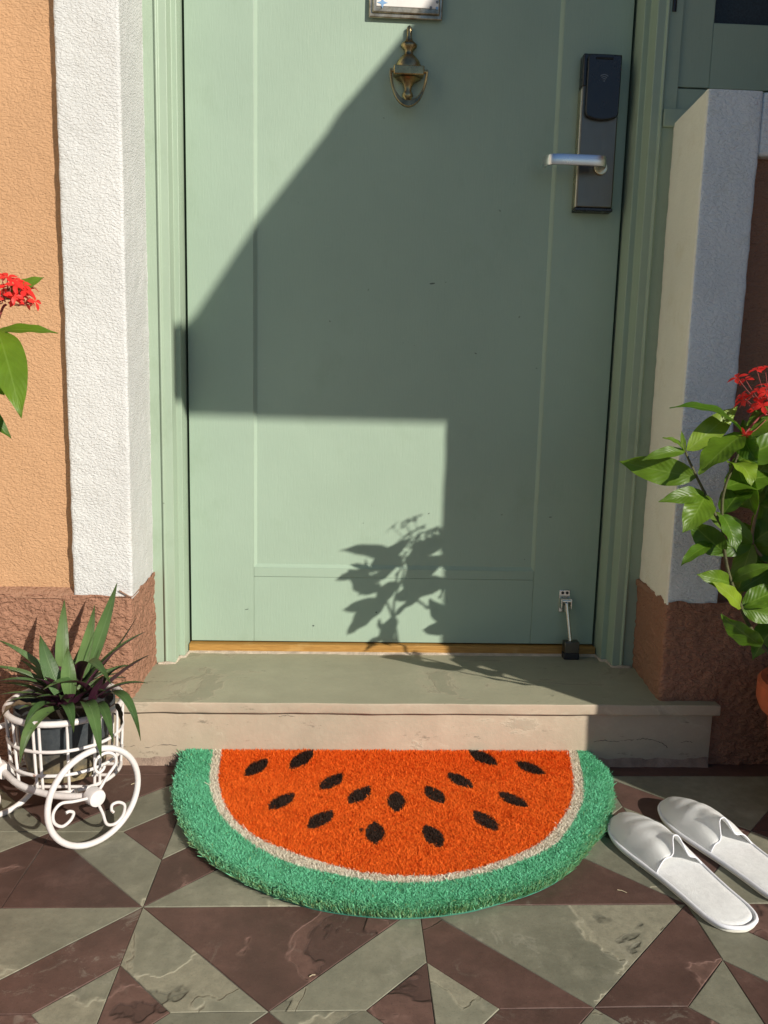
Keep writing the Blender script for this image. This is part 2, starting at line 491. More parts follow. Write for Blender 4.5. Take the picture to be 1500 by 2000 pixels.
M['soil'] = plain('soil', (0.035, 0.025, 0.018), 0.95, 0, 0.4, 90, 0.003)
M['sword_top'] = leaf_mat('sword_leaf_upper', (0.125, 0.225, 0.070), (0.20, 0.32, 0.12), 0.2, 0.34, False, (0.16, 0.20, 0.05), True)
M['sword_under'] = leaf_mat('sword_leaf_under', (0.105, 0.028, 0.062), (0.14, 0.05, 0.08), 0.12, 0.40, False, None, True)
M['dry_leaf'] = leaf_mat('dry_leaf', (0.19, 0.12, 0.065), (0.25, 0.17, 0.1), 0.15, 0.8, False, None, True)
M['glossy'] = leaf_mat('glossy_leaf', (0.120, 0.225, 0.017), (0.25, 0.38, 0.06), 0.5, 0.40)
M['glossy_sunlit'] = leaf_mat('sunlit_leaf', (0.25, 0.36, 0.03), (0.34, 0.45, 0.10), 0.45, 0.4)  # yellower, brighter leaf copy: direct sun put into the colour
M['stem'] = plain('green_brown_stem', (0.075, 0.075, 0.028), 0.7, 0, 0.35, 60, 0.001)
M['dry_stem'] = plain('woody_stem', (0.20, 0.14, 0.08), 0.8, 0, 0.3, 60, 0.001)
t = NT('red_petal')
col = t.mix(t.ramp(t.noise(90, 3), [(0.3, 0), (0.7, 1)]), (0.72, 0.022, 0.022), (0.86, 0.055, 0.04))
t.set(col, 0.45, 0, None, 0.3)
tr = t.n('ShaderNodeBsdfTranslucent'); tr.inputs[0].default_value = (0.9, 0.06, 0.05, 1)
mx = t.n('ShaderNodeMixShader'); mx.inputs[0].default_value = 0.35
t.l(t.b.outputs[0], mx.inputs[1]); t.l(tr.outputs[0], mx.inputs[2]); t.l(mx.outputs[0], t.out.inputs[0])
M['petal'] = t.m
M['flower_stem'] = plain('dark_red_stalk', (0.26, 0.05, 0.045), 0.6)
t = NT('water'); t.set((1, 1, 1), 0.02); t.b.inputs['Transmission Weight'].default_value = 1.0; t.b.inputs['IOR'].default_value = 1.33
M['water'] = t.m
t = NT('white_felt')
nr = t.bump(t.noise(900, 3, 0.7), 0.0006)
nr = t.bump(t.noise(70, 3), 0.0015, 0.5, nr)
t.set(t.mix(t.ramp(t.noise(160, 4, 0.7), [(0.35, 0), (0.65, 1)]), (0.78, 0.78, 0.77), (0.86, 0.86, 0.85)), 0.95, 0, nr, 0.1)
t.b.inputs['Sheen Weight'].default_value = 0.2
M['felt'] = t.m
t = NT('white_cloth')
t.set((0.92, 0.92, 0.91), 0.85, 0, t.bump(t.noise(500, 3, 0.6), 0.0004), 0.15)
tr = t.n('ShaderNodeBsdfTranslucent'); tr.inputs[0].default_value = (0.8, 0.8, 0.78, 1)
mx = t.n('ShaderNodeMixShader'); mx.inputs[0].default_value = 0.36
t.l(t.b.outputs[0], mx.inputs[1]); t.l(tr.outputs[0], mx.inputs[2]); t.l(mx.outputs[0], t.out.inputs[0])
M['cloth'] = t.m
M['binding'] = plain('white_binding', (0.80, 0.80, 0.84), 0.6, 0, 0.05, 80, 0.0004)
M['sole'] = plain('cream_foam_sole', (0.72, 0.69, 0.60), 0.8, 0, 0.06, 60)
M['orange_f'] = fibre_mat('orange_coir', (0.95, 0.165, 0.016), 0.18)
M['white_f'] = fibre_mat('cream_coir', (0.88, 0.78, 0.64), 0.25)
M['green_f'] = fibre_mat('green_coir', (0.185, 0.62, 0.36), 0.3, (0.33, 0.36, 0.13))
M['seed_f'] = fibre_mat('dark_coir', (0.045, 0.025, 0.017))
M['coir'] = plain('coir_base', (0.10, 0.07, 0.03), 0.95, 0, 0.3, 200)
M['flesh_b'] = plain('orange_coir_base', (0.88, 0.13, 0.012), 0.95, 0, 0.35, 500, 0.002)
M['pith_b'] = plain('cream_coir_base', (0.66, 0.56, 0.43), 0.95, 0, 0.3, 500, 0.002)
M['rind_b'] = plain('green_coir_base', (0.12, 0.48, 0.27), 0.95, 0, 0.4, 500, 0.002)
M['teal'] = plain('teal_backing', (0.04, 0.19, 0.13), 0.6)
t = NT('threshold_wood')
v = t.map((3, 40, 40))
wd = t.noise(10, 6, 0.6, v, 0.4)
col = t.mix(t.ramp(wd, [(0.3, 0), (0.7, 1)]), (0.30, 0.15, 0.035), (0.47, 0.255, 0.07))
col = t.mix(t.ramp(t.noise(18, 4), [(0.6, 0), (0.75, 0.6)]), col, (0.55, 0.36, 0.14))
M['wood'] = t.set(col, 0.5, 0, t.bump(wd, 0.0006), 0.35)
M['canvas'] = plain('canvas', (0.50, 0.47, 0.40), 0.9, 0, 0.15, 8, 0.0005)
M['chip'] = plain('straw_bits', (0.50, 0.42, 0.28), 0.9)

# ------------------------------------------------------------------ ground and paving
g = MB(); g.box((-400, -400, -0.20), (400, 60, -0.012))
tag(g.build('street', M['street']), kind='structure')

TX, TY, PP = -0.35281, -0.63297, 0.341
def L(u, v): return (TX + u * PP, TY - v * PP)
Y_RISER, Y_LIP, Y_WALL = -0.256, -0.269, -0.247
paving = bpy.data.objects.new('pavement', None); COL.objects.link(paving); tag(paving, kind='structure')
b = MB(); b.box((-3.2, -2.45, -0.05), (3.4, -0.20, -0.0012)); bed = b.build('mortar_bed', M['mortar'], paving)
I0 = 0.205
stones = []      # (polygon in uv, colour)
def diamond_nested(u, v, flip):
    """square set on its corner round (u, v): inner square of half diagonal I0, colours swapped across the upright joint"""
    for s in (-1, 1):
        outer, inner = ('g', 'b') if (s < 0) != flip else ('b', 'g')
        stones.append(([(u, v + .5), (u, v + I0), (u + s * I0, v), (u + s * .5, v)], outer))
        stones.append(([(u, v - .5), (u, v - I0), (u + s * I0, v), (u + s * .5, v)], outer))
        stones.append(([(u, v + I0), (u, v - I0), (u + s * I0, v)], inner))
for iu in range(-7, 9):
    for iv in range(-1, 6):
        par = (iu + iv) % 2 == 0
        # square between the rows
        diamond_nested(iu, iv - 0.5, (iu + (iv - 1)) % 2 == 0 if False else not (par))
        # halves along the rows: (iu+.5, iv)
        low, up = ('b', 'g') if par else ('g', 'b')
        t_low = [(iu, iv), (iu + 1, iv), (iu + .5, iv + .5)]
        t_up = [(iu, iv), (iu + 1, iv), (iu + .5, iv - .5)]
        stones.append((t_low, low))
        if iv > -1:
            if (iu, iv) == (-1, 0):
                stones.append(([(iu, iv), (iu + .5, iv), (iu + .5, iv - .5)], up))
                stones.append(([(iu + .5, iv), (iu + 1, iv), (iu + .5, iv - .5)], up))
            else:
                stones.append((t_up, up))
def clip_v(poly, vmin):
    out = []
    for i in range(len(poly)):
        a, c = poly[i], poly[(i + 1) % len(poly)]
        if a[1] >= vmin: out.append(a)
        if (a[1] >= vmin) != (c[1] >= vmin):
            k = (vmin - a[1]) / (c[1] - a[1]); out.append((a[0] + (c[0] - a[0]) * k, vmin))
    return out
polys = []
for poly, c in stones:
    poly = clip_v(poly, -1.0)
    if len(poly) < 3: continue
    w = [L(*q) for q in poly]
    # drop doubles
    w = [w[i] for i in range(len(w)) if math.hypot(w[i][0] - w[i-1][0], w[i][1] - w[i-1][1]) > 1e-5]
    if len(w) < 3: continue
    ar = sum(w[i-1][0] * w[i][1] - w[i][0] * w[i-1][1] for i in range(len(w))) / 2
    if abs(ar) < 2e-4: continue
    if ar < 0: w = w[::-1]
    polys.append((w, c))
# border course along the step
for k in range(-5, 6):
    x0 = TX + k * 0.62; polys.append(([(x0, TY + PP), (x0 + .62, TY + PP), (x0 + .62, -0.21), (x0, -0.21)], 'b'))
def stone_mesh(w, c, z):
    n = len(w); gap = 0.0003
    m = MB()
    ins = []
    for i in range(n):
        p = Vector(w[i]); a = Vector(w[i-1]); d = Vector(w[(i+1) % n])
        e1 = (p - a).normalized(); e2 = (d - p).normalized()
        n1 = Vector((-e1.y, e1.x)); n2 = Vector((-e2.y, e2.x))
        mm = (n1 + n2) / max(0.25, 1 + n1.dot(n2))
        ins.append((p + mm * gap, mm))
    pts = []; lat = []
    # slightly uneven sawn edges
    for i in range(n):
        p, mm = ins[i]; q, mq = ins[(i+1) % n]
        K = max(1, int((q - p).length / 0.045))
        for k in range(K):
            f = k / K
            r_ = p.lerp(q, f)
            nn = Vector((-(q - p).y, (q - p).x)).normalized()
            j = (random.random() * 0.0007) if k else 0
            pts.append(r_ + nn * j); lat.append(mm if k == 0 else nn)
    N = len(pts); tx, ty = (random.uniform(-1, 1) * 0.0018 for _ in range(2)); c0 = sum((Vector(q) for q in w), Vector((0, 0))) / n
    zz = lambda q: z + (q.x - c0.x) * tx + (q.y - c0.y) * ty
    bev = 0.0006
    vs = [(q.x, q.y, -0.02) for q in pts] + [(q.x, q.y, zz(q) - bev) for q in pts] + [(q.x + l_.x * bev, q.y + l_.y * bev, zz(q)) for q, l_ in zip(pts, lat)]
    fs = [tuple(range(2*N, 3*N))]
    for i in range(N):
        j = (i + 1) % N
        fs += [(i, j, N + j, N + i), (N + i, N + j, 2*N + j, 2*N + i)]
    m.add(vs, fs, 0 if c == 'g' else 1)
    return m
def dist(pc):
    w = pc[0]; cx = sum(q[0] for q in w) / len(w); cy = sum(q[1] for q in w) / len(w)
    return math.hypot((cx + 0.02) * 1.0, (cy + 0.65) * 1.2)
polys.sort(key=dist)
rest = MB()
for i, (w, c) in enumerate(polys):
    z = random.uniform(-0.0003, 0.0003)
    m = stone_mesh(w, c, z)
    if i < 290:
        m.m = [0] * len(m.m)
        m.build('paving_stone', M['grey_stone'] if c == 'g' else M['brown_stone'], paving)
    else:
        rest.add(m.v, m.f, m.m[0])
tag(rest.build('outer_paving_stones', [M['grey_stone'], M['brown_stone']], paving), kind='stuff')

# ------------------------------------------------------------------ walls
def fbm(x, y, z, sc, oc=3):
    return mnoise.fractal(Vector((x * sc, y * sc, z * sc)), 1.0, 2.0, oc)

def profile_wall(name, prof, z0, z1, mat, parent, step=0.006, zstep=0.006, amp=0.0012, sc=18, radius=0.006, fine_top=None, crust=0.0, edge=0.0, close_top=None, ztop_fn=None):
    """vertical wall skin swept along a plan line; corners rounded, surface gently uneven"""
    P = [Vector((a[0], a[1], 0)) for a in prof]
    pts = []
    for i, p in enumerate(P):
        if 0 < i < len(P) - 1:
            a = (P[i-1] - p); c = (P[i+1] - p)
            rr = min(radius, a.length * .45, c.length * .45)
            q0 = p + a.normalized() * rr; q1 = p + c.normalized() * rr
            for k in range(4):
                f = k / 3; pts.append((q0 * (1-f) + p * f) * (1-f) + (p * (1-f) + q1 * f) * f)
        else:
            pts.append(p)
    path = [pts[0]]
    for q in pts[1:]:
        d = (q - path[-1]).length
        K = max(1, int(d / step)); a = path[-1]
        for k in range(1, K + 1): path.append(a.lerp(q, k / K))
    N = len(path)
    nrm = []
    for i in range(N):
        tdir = (path[min(N-1, i+1)] - path[max(0, i-1)]).normalized()
        nrm.append(Vector((tdir.y, -tdir.x, 0)))
    cw = [math.exp(-min((path[i] - c_).length for c_ in P) / 0.010) for i in range(N)]
    zs = list(np.arange(z0, (fine_top or z1), zstep)) + ([fine_top] if fine_top else [])
    if fine_top: zs += list(np.linspace(fine_top, z1, 6)[1:])
    elif zs[-1] < z1 - 1e-6: zs.append(z1)
    V = []
    for z in zs:
        for i in range(N):
            p = path[i]
            d = fbm(p.x, p.y, z, sc) * amp
            if crust:
                c = fbm(p.x + 5, p.y, z * 1.5, 75, 4)
                d += crust * (max(-0.75, min(0.35, c * 1.6)))
            if edge: d += edge * cw[i] * fbm(p.x * .2, 7, z, 45, 2)
            q = p + nrm[i] * d
            zz = z + (ztop_fn(p, z) if ztop_fn else 0)
            V.append((q.x, q.y, zz))
    F = []
    for j in range(len(zs) - 1):
        for i in range(N - 1):
            F.append((j*N+i, j*N+i+1, (j+1)*N+i+1, (j+1)*N+i))
    me = bpy.data.meshes.new(name); me.from_pydata(V, [], F); me.materials.append(mat)
    me.polygons.foreach_set('use_smooth', [True] * len(F)); me.update()
    o = bpy.data.objects.new(name, me); link(o, parent)
    return o

XL, XR = -0.4655, 0.4445          # reveals of the doorway
wl = thing('house_wall', 'orange stucco house wall with white pilaster and brown plinth left of the door', 'wall', (-0.7, -0.24, 0))
profile_wall('wall_face', [(-3.2, -0.232), (-0.9, -0.232), (-0.545, -0.232)], 0.27, 3.4, M['orange'], wl, 0.012, 0.012, 0.0016, 14, 0.004, 1.35)
profile_wall('pilaster', [(-0.5545, -0.215), (-0.5545, -0.2475), (-0.4590, -0.2475), (XL, -0.082), (XL, -0.05)], 0.286, 3.4, M['white'], wl, 0.005, 0.005, 0.0009, 30, 0.005, 1.35, 0, 0.0012)
profile_wall('plinth', [(-3.2, -0.252), (-0.9, -0.252), (-0.461, -0.252), (-0.4635, -0.081), (-0.4635, -0.05)], -0.01, 0.291, M['brown'], wl, 0.003, 0.003, 0.002, 20, 0.007, None, 0.0022, 0,
             None, lambda p, z: (-0.004 * max(0, (z - 0.2) / 0.09) * fbm(p.x, 3, p.y, 30, 2)))
lg = MB()
for xa, xb, ya, yb in ((-3.2, -0.5545, -0.252, -0.226),):
    n = 60; vs = []; fs = []
    for i in range(n + 1):
        x = xb + (xa - xb) * (i / n) ** 2.2
        e = 0.0015 * fbm(x, 1, 1, 40)
        vs += [(x, ya - 0.001, 0.2865 + e), (x, ya + 0.004, 0.2915 + e), (x, -0.233 , 0.3000 + e * .5), (x, yb, 0.3005)]
    for i in range(n):
        for k in range(3): fs.append((4*i+k, 4*i+k+1, 4*i+4+k+1, 4*i+4+k))
    lg.add(vs, fs)
lg.add([(-0.5545, -0.253, 0.2895), (-0.458, -0.253, 0.2895), (-0.458, -0.2, 0.2905), (-0.5545, -0.2, 0.2905)], [(0, 1, 2, 3)])
lg.add([(-0.462, -0.252, 0.2895), (-0.4625, -0.07, 0.2880), (-0.48, -0.07, 0.30), (-0.48, -0.252, 0.30)], [(0, 1, 2, 3)])
lg.build('plinth_ledge', M['brown_smooth'], wl, True)

wr = thing('house_wall', 'white framed brown stucco panel wall below the window right of the door', 'wall', (0.7, -0.24, 0))
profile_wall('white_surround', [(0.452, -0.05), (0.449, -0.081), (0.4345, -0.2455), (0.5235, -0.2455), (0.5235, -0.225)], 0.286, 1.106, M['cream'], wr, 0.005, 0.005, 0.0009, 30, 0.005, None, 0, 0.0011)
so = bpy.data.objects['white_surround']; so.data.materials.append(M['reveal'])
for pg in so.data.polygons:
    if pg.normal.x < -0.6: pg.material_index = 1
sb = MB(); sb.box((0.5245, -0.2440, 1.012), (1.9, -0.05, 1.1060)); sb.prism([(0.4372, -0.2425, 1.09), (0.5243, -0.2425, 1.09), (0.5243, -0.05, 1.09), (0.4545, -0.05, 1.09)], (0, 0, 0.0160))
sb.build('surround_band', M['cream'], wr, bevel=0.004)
profile_wall('wall_panel', [(0.52, -0.2265), (1.9, -0.2265)], 0.27, 1.02, M['brown_smooth'], wr, 0.012, 0.012, 0.0014, 16)
profile_wall('plinth', [(0.4475, -0.05), (0.4470, -0.080), (0.4335, -0.2485), (1.9, -0.2485)], -0.01, 0.291, M['brown'], wr, 0.003, 0.003, 0.002, 20, 0.007, None, 0.0022, 0,
             None, lambda p, z: (-0.004 * max(0, (z - 0.2) / 0.09) * fbm(p.x, 3, p.y, 30, 2)))
lg = MB(); lg.box((0.437, -0.2465, 0.278), (1.9, -0.2, 0.2905)); lg.box((0.442, -0.2, 0.278), (0.5, -0.06, 0.2905)); lg.build('plinth_ledge', M['brown_smooth'], wr, bevel=0.003)

# ------------------------------------------------------------------ step
st = thing('doorstep', 'grey green stone doorstep with beige riser under the green door', 'doorstep', (0, -0.15, 0))
def slab(name, x0, x1, y0, y1, z0, z1, mat, amp, bev):
    m = MB(); m.box((x0, y0, z0), (x1, y1, z1))
    o = m.build(name, mat, st)
    bm = bmesh.new(); bm.from_mesh(o.data)
    bmesh.ops.bevel(bm, geom=[e for e in bm.edges if abs(e.verts[0].co.y - y0) < 1e-6 or abs(e.verts[1].co.y - y0) < 1e-6], offset=bev, segments=3, affect='EDGES', profile=0.6)
    L_ = [e for e in bm.edges if abs(e.verts[0].co.x - e.verts[1].co.x) > 0.3]
    bmesh.ops.subdivide_edges(bm, edges=L_, cuts=160, use_grid_fill=True)
    for v in bm.verts:
        v.co.y += amp * fbm(v.co.x, 0, v.co.z * 3, 14) ; v.co.z += amp * .6 * fbm(v.co.x, 9, 0, 9)
    bm.to_mesh(o.data); bm.free()
    o.data.polygons.foreach_set('use_smooth', [True] * len(o.data.polygons)); o.data.set_sharp_from_angle(angle=math.radians(35))
    return o
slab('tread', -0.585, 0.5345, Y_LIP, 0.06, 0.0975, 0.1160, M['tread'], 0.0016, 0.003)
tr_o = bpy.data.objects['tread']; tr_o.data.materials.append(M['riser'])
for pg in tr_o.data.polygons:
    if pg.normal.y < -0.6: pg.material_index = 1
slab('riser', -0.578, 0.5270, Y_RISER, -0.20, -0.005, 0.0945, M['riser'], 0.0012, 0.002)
gm = MB(); gm.box((-0.57, -0.245, 0.09), (0.52, -0.2, 0.099)); gm.build('joint', M['gap'], st)
mb = MB()
vs, fs = [], []
n = 260
for i in range(n + 1):                                   # rough mortar fillet at the foot of the riser
    x = -0.575 + 1.10 * i / n; k = 0.004 + 0.003 * fbm(x, 0, 0, 22)
    vs += [(x, Y_RISER - k * 1.2, -0.002), (x, Y_RISER - k * .5, 0.006 + k), (x, Y_RISER + 0.004, 0.014 + k * 2)]
for i in range(n):
    for k in range(2): fs.append((3*i+k, 3*i+3+k, 3*i+4+k, 3*i+1+k))
mb.add(vs, fs); mb.build('mortar_fillet', M['fillet'], st, True)

for pts_ in ([(1160,1449),(1178,1446),(1200,1448),(1222,1445),(1245,1444),(1262,1443),(1280,1447),(1296,1453),(1304,1460)], [(1330,1450),(1344,1448),(1352,1450)], [(232,1462),(262,1457),(290,1459),(318,1455),(345,1456)], [(545,1400),(560,1397),(575,1400)], [(985,1402),(1002,1404),(1011,1401)]):
    m = MB(); path = catmull([at(x, y, 'y', Y_RISER - 0.0002) for x, y in pts_], 6)
    path = [q + Vector((0, 0, random.gauss(0, .0007))) for q in path]
    m.tube(path, [0.00034 * random.uniform(.1, 1.6) for _ in path], 5); m.build('crack', M['gap'], st)
# ------------------------------------------------------------------ door frame
fr = thing('door_frame', 'pale green moulded timber door frame round the green door', 'door frame', (0, -0.04, 0.116))
def sweep(name, prof, z0, z1, mat, parent, bevel=0.0012):
    m = MB(); m.prism([(x, y, z0) for x, y in prof], (0, 0, z1 - z0))
    return m.build(name, mat, parent, bevel=bevel)
jr = [(0.3960, 0.05), (0.3960, -0.042), (0.4070, -0.042), (0.4070, -0.077), (0.4215, -0.077), (0.4232, -0.0815), (0.4262, -0.0815), (0.4280, -0.077), (0.4520, -0.077), (0.4520, 0.05)]
jl = [(-0.4165, 0.05), (-0.4165, -0.042), (-0.4265, -0.042), (-0.4265, -0.077), (-0.4405, -0.077), (-0.4422, -0.0815), (-0.4452, -0.0815), (-0.4470, -0.077), (-0.4720, -0.077), (-0.4720, 0.05)]
sweep('jamb', jl, 0.108, 2.23, M['green_frame'], fr)
sweep('jamb', jr, 0.108, 2.23, M['green_frame'], fr)
hd = MB(); hd.box((-0.472, -0.079, 2.19), (0.452, 0.05, 2.29)); hd.build('head', M['green_frame'], fr, bevel=0.002)
# wooden threshold strip and the crumbly mortar before it
th = MB(); th.box((-0.4150, -0.012, 0.110), (0.3945, 0.04, 0.1322)); th.build('threshold', M['wood'], fr, bevel=0.0015)
mo = MB(); vs, fs = [], []
n = 300
for i in range(n + 1):
    x = -0.4155 + 0.811 * i / n
    k = 0.0085 + 0.004 * fbm(x, 2, 0, 25)
    vs += [(x, -0.0125 - k, 0.1155), (x, -0.0125 - k * .6, 0.1172), (x, -0.0118, 0.1180 + 0.1 * k)]
for i in range(n):
    for k in range(2): fs.append((3*i+k, 3*i+3+k, 3*i+4+k, 3*i+1+k))
mo.add(vs, fs)
for s, pts in ((-1, [(-0.415, -0.02), (-0.4165, -0.046), (-0.427, -0.046), (-0.4275, -0.081), (-0.462, -0.083)]), (1, [(0.3945, -0.02), (0.396, -0.046), (0.4065, -0.046), (0.407, -0.081), (0.446, -0.083)])):
    path = []
    for a, c in zip(pts, pts[1:]):
        for k in range(10): path.append(Vector((*a, 0.1165)).lerp(Vector((*c, 0.1165)), k / 10))
    mo.tube(path, [0.0035 + 0.002 * fbm(q.x, q.y, 0, 60) for q in path], 6)
mo.build('mortar_bead', M['plaster_fill'], fr, True)
bk = MB(); bk.box((-0.48, 0.055, 0.0), (0.46, 0.075, 2.3)); bk.build('dark_rebate', M['gap'], fr)

# ------------------------------------------------------------------ door
DX0, DX1, DZ0, DZ1 = -0.4118, 0.3908, 0.1352, 2.18
PX0, PX1, PZ0 = -0.2894, 0.2640, 0.2850
door = thing('front_door', 'pale green panelled front door with brass knocker and electronic lock', 'door', (0, 0, DZ0))
def bx(name, a, c, mat, parent, bevel=0.001):
    m = MB(); m.box(a, c); return m.build(name, mat, parent, bevel=bevel)
bx('stile', (DX0, 0, DZ0), (PX0 - 0.0002, 0.038, DZ1), M['green'], door)
bx('stile', (PX1 + 0.0002, 0, DZ0), (DX1, 0.038, DZ1), M['green'], door)
bx('bottom_rail', (PX0, 0.0003, DZ0), (PX1, 0.038, 0.2665), M['green'], door, 0.0007)
bx('rail_strip', (PX0, 0.0001, 0.2668), (PX1, 0.038, PZ0), M['green'], door, 0.0007)
bx('top_rail', (PX0, 0.0003, 2.03), (PX1, 0.038, DZ1), M['green'], door, 0.0007)
pn = MB(); pn.box((PX0 + 0.0055, 0.0062, PZ0 + 0.006), (PX1 - 0.0055, 0.030, 2.03)); pn.build('panel', M['green'], door)
mo = MB()        # sloped moulding round the sunk panel
for s, x in ((1, PX0), (-1, PX1)):
    mo.add([(x, 0.0006, PZ0), (x + s*.0062, 0.0068, PZ0 + .006), (x + s*.0062, 0.0068, 2.03), (x, 0.0006, 2.03)], [(0, 1, 2, 3)])
mo.add([(PX0, 0.0006, PZ0 + .0001), (PX1, 0.0006, PZ0 + .0001), (PX1 - .0062, 0.0068, PZ0 + .007), (PX0 + .0062, 0.0068, PZ0 + .007)], [(0, 1, 2, 3)])
mo.build('panel_moulding', M['green'], door)

for px, py, lx, lz, an in ((845, 553, .0055, .0014, .15), (838, 1004, .0022, .0009, .6), (612, 1222, .0020, .0016, 0), (352 + 130, 1190, .004, .0008, .2), (930, 690, .0026, .0008, -.4), (1075, 1010, .003, .0008, .1), (735, 1196, .0018, .0016, 0)):
    q = at(px, py, 'y', 0.0); yq = 0.0061 if PX0 + .01 < q.x < PX1 - .01 and q.z > PZ0 + .01 else -0.0001
    m = MB(); m.prism([(q.x + lx * math.cos(k*.63) * math.cos(an) - lz * math.sin(k*.63) * math.sin(an), yq, q.z + lx * math.cos(k*.63) * math.sin(an) + lz * math.sin(k*.63) * math.cos(an)) for k in range(10)], (0, -0.00012, 0)); m.build('scuff', M['scuff'], door)
# knocker
PXM = 0.000857
KC = (-0.0135, 0.0, 1.1298)
def kz(py): return (222 - py) * PXM
kn = MB()
prof = [(r * PXM, kz(py)) for r, py in ((27, 134), (26.5, 127), (22.5, 118), (15, 110), (9, 105), (8.5, 99), (14, 94), (17, 91), (17, 87), (14.5, 84), (8, 79), (5, 71), (5, 64), (5.6, 59), (4.5, 53), (1.5, 50))]
kn.lathe(prof, KC, 24, 0.62)
knock = kn.build('knocker', M['brass'], door, True, 40)
kn = MB(); kn.box((KC[0] - 32*PXM, -0.021, KC[2] + kz(153)), (KC[0] + 32*PXM, 0.001, KC[2] + kz(134.5)))
kn.build('hinge_block', M['brass'], knock, bevel=0.002)
kn = MB()
prof = [(r * PXM, kz(py)) for r, py in ((2.5, 204), (4.5, 198), (7, 193), (11, 189), (11.5, 186), (10.5, 182), (7.5, 178), (8, 170), (12, 163), (22, 157), (28, 153.5))]
kn.lathe(prof, KC, 20, 0.6); kn.build('drop', M['brass'], knock, True, 40)
kn = MB()
half = [(-37.5, 145), (-37, 155), (-34, 172), (-28, 188), (-19, 201), (-9, 208), (0, 210)]
line = half + [(-x, y) for x, y in half[-2::-1]]
path = catmull([(KC[0] + x * PXM, -0.017 - 0.004 * (1 - abs(x) / 38), KC[2] + kz(y)) for x, y in line], 5)
ws = [(0.0022 + 0.0040 * max(0, 1 - abs(p.x - KC[0]) / 0.026) ** 0.8) for p in path]
vs, fs = [], []
for i, p in enumerate(path):
    a = path[max(0, i-1)]; c = path[min(len(path)-1, i+1)]; tdir = (c - a).normalized(); nn = Vector((tdir.z, 0, -tdir.x)) * ws[i]; dd = 0.0045
    vs += [p + nn + Vector((0, -dd, 0)), p - nn + Vector((0, -dd * .6, 0)), p - nn + Vector((0, dd, 0)), p + nn + Vector((0, dd, 0))]
for i in range(len(path) - 1):
    for k in range(4): fs.append((4*i+k, 4*i+(k+1) % 4, 4*i+4+(k+1) % 4, 4*i+4+k))
fs += [(0, 1, 2, 3), tuple(4*(len(path)-1)+k for k in (3, 2, 1, 0))]
kn.add(vs, fs); kn.build('ring', M['brass'], knock, bevel=0.0012)
kn = MB()
for s in (-1, 1): kn.tube([(KC[0] + s*31*PXM, -0.016, KC[2] + kz(145)), (KC[0] + s*39.5*PXM, -0.016, KC[2] + kz(145))], 0.0036, 10)
kn.build('pivot', M['brass'], knock, True, 40)

# plaque
pl = MB(); X0, X1, Z0, Z1 = -0.0865, 0.0445, 1.2872, 1.415
pl.box((X0, -0.003, Z0), (X1, 0.001, Z1))
plq = pl.build('plaque', M['pewter'], door, bevel=0.002)
pl = MB(); pl.box((X0 + .006, -0.0065, Z0 + .007), (X1 - .005, -0.002, Z1 - .006)); pl.build('frame_step', M['pewter'], plq, bevel=0.0025)
pl = MB(); pl.box((X0 + .0125, -0.0078, Z0 + .0165), (X1 - .0080, -0.005, Z1 - .013)); pl.build('enamel_face', M['plaque'], plq, bevel=0.001)
pl = MB(); sx, sz = at(747, 5, 'y', -0.0082).x, at(747, 5, 'y', -0.0082).z; pts = []
for k in range(8):
    a = math.pi / 4 * k; r = 0.0095 if k % 2 == 0 else 0.0034
    pts.append((sx + r * math.cos(a), -0.0077, sz + r * math.sin(a)))
pl.prism(pts, (0, -0.0006, 0)); pl.build('star', M['blue'], plq)
for px, py, mt in ((854, 4, 'grey_print'), (841.5, 15, 'grey_print'), (853.5, 16, 'blue')):
    q = at(px, py, 'y', -0.0082); pl = MB()
    pl.prism([(q.x + .0024 * math.cos(k*.524), -0.0077, q.z + .0027 * math.sin(k*.524)) for k in range(12)], (0, -0.0006, 0)); pl.build('dot', M[mt], plq)

# electronic lock
LX0, LX1, LZ0, LZ1 = 0.2985, 0.3670, 0.9675, 1.2365
lk = MB(); lk.box((LX0, -0.0225, LZ0 + .006), (LX1, 0.0005, 1.215)); lock = lk.build('electronic_lock', M['gunmetal'], door, bevel=0.003)
lk = MB(); lk.box((LX0 - .0011, -0.0208, LZ0 + .0065), (LX0 + .0020, 0.0, 1.178)); lk.build('edge_trim', M['gold_edge'], lock, bevel=0.001)
lk = MB()
rd = [(LX0 + .006, 1.135), (LX0 + .010, 1.1285), (LX0 + .022, 1.1245), ((LX0 + LX1) / 2 + .003, 1.123), (LX1 - .018, 1.1245), (LX1 - .006, 1.128), (LX1 - .002, 1.134), (LX1 - .0015, 1.229), (LX1 - .0055, 1.2335), (LX0 + .011, 1.2335), (LX0 + .006, 1.229)]
lk.prism([(x, -0.021, z) for x, z in rd], (0, -0.0095, 0)); rdr = lk.build('card_reader', M['black'], lock, bevel=0.002)
lk = MB(); lk.box((LX0 - .0008, -0.0235, 1.180), (LX1 + .0010, 0.0, LZ1)); lk.build('reader_shell', M['black'], lock, bevel=0.003)
lk = MB(); lk.box((LX0 - .0010, -0.0232, LZ0), (LX1 + .0008, 0.0, LZ0 + .0062)); lk.build('bottom_cap', M['black'], lock, bevel=0.0015)
q0 = at(1165, 113, 'y', -0.031); q1 = at(1198, 114, 'y', -0.031)
lk = MB(); lk.tube([(q0.x, -0.0303, (q0.z + q1.z) / 2), (q1.x, -0.0303, (q0.z + q1.z) / 2)], 0.0022, 8); lk.build('indicator_slot', M['rubber'], lock, True, 40)
w = at(1180, 158, 'y', -0.031)
lk = MB(); lk.prism([(w.x + .0013 * math.cos(k*.7854), -0.0303, w.z + .0013 * math.sin(k*.7854)) for k in range(8)], (0, -0.0005, 0))
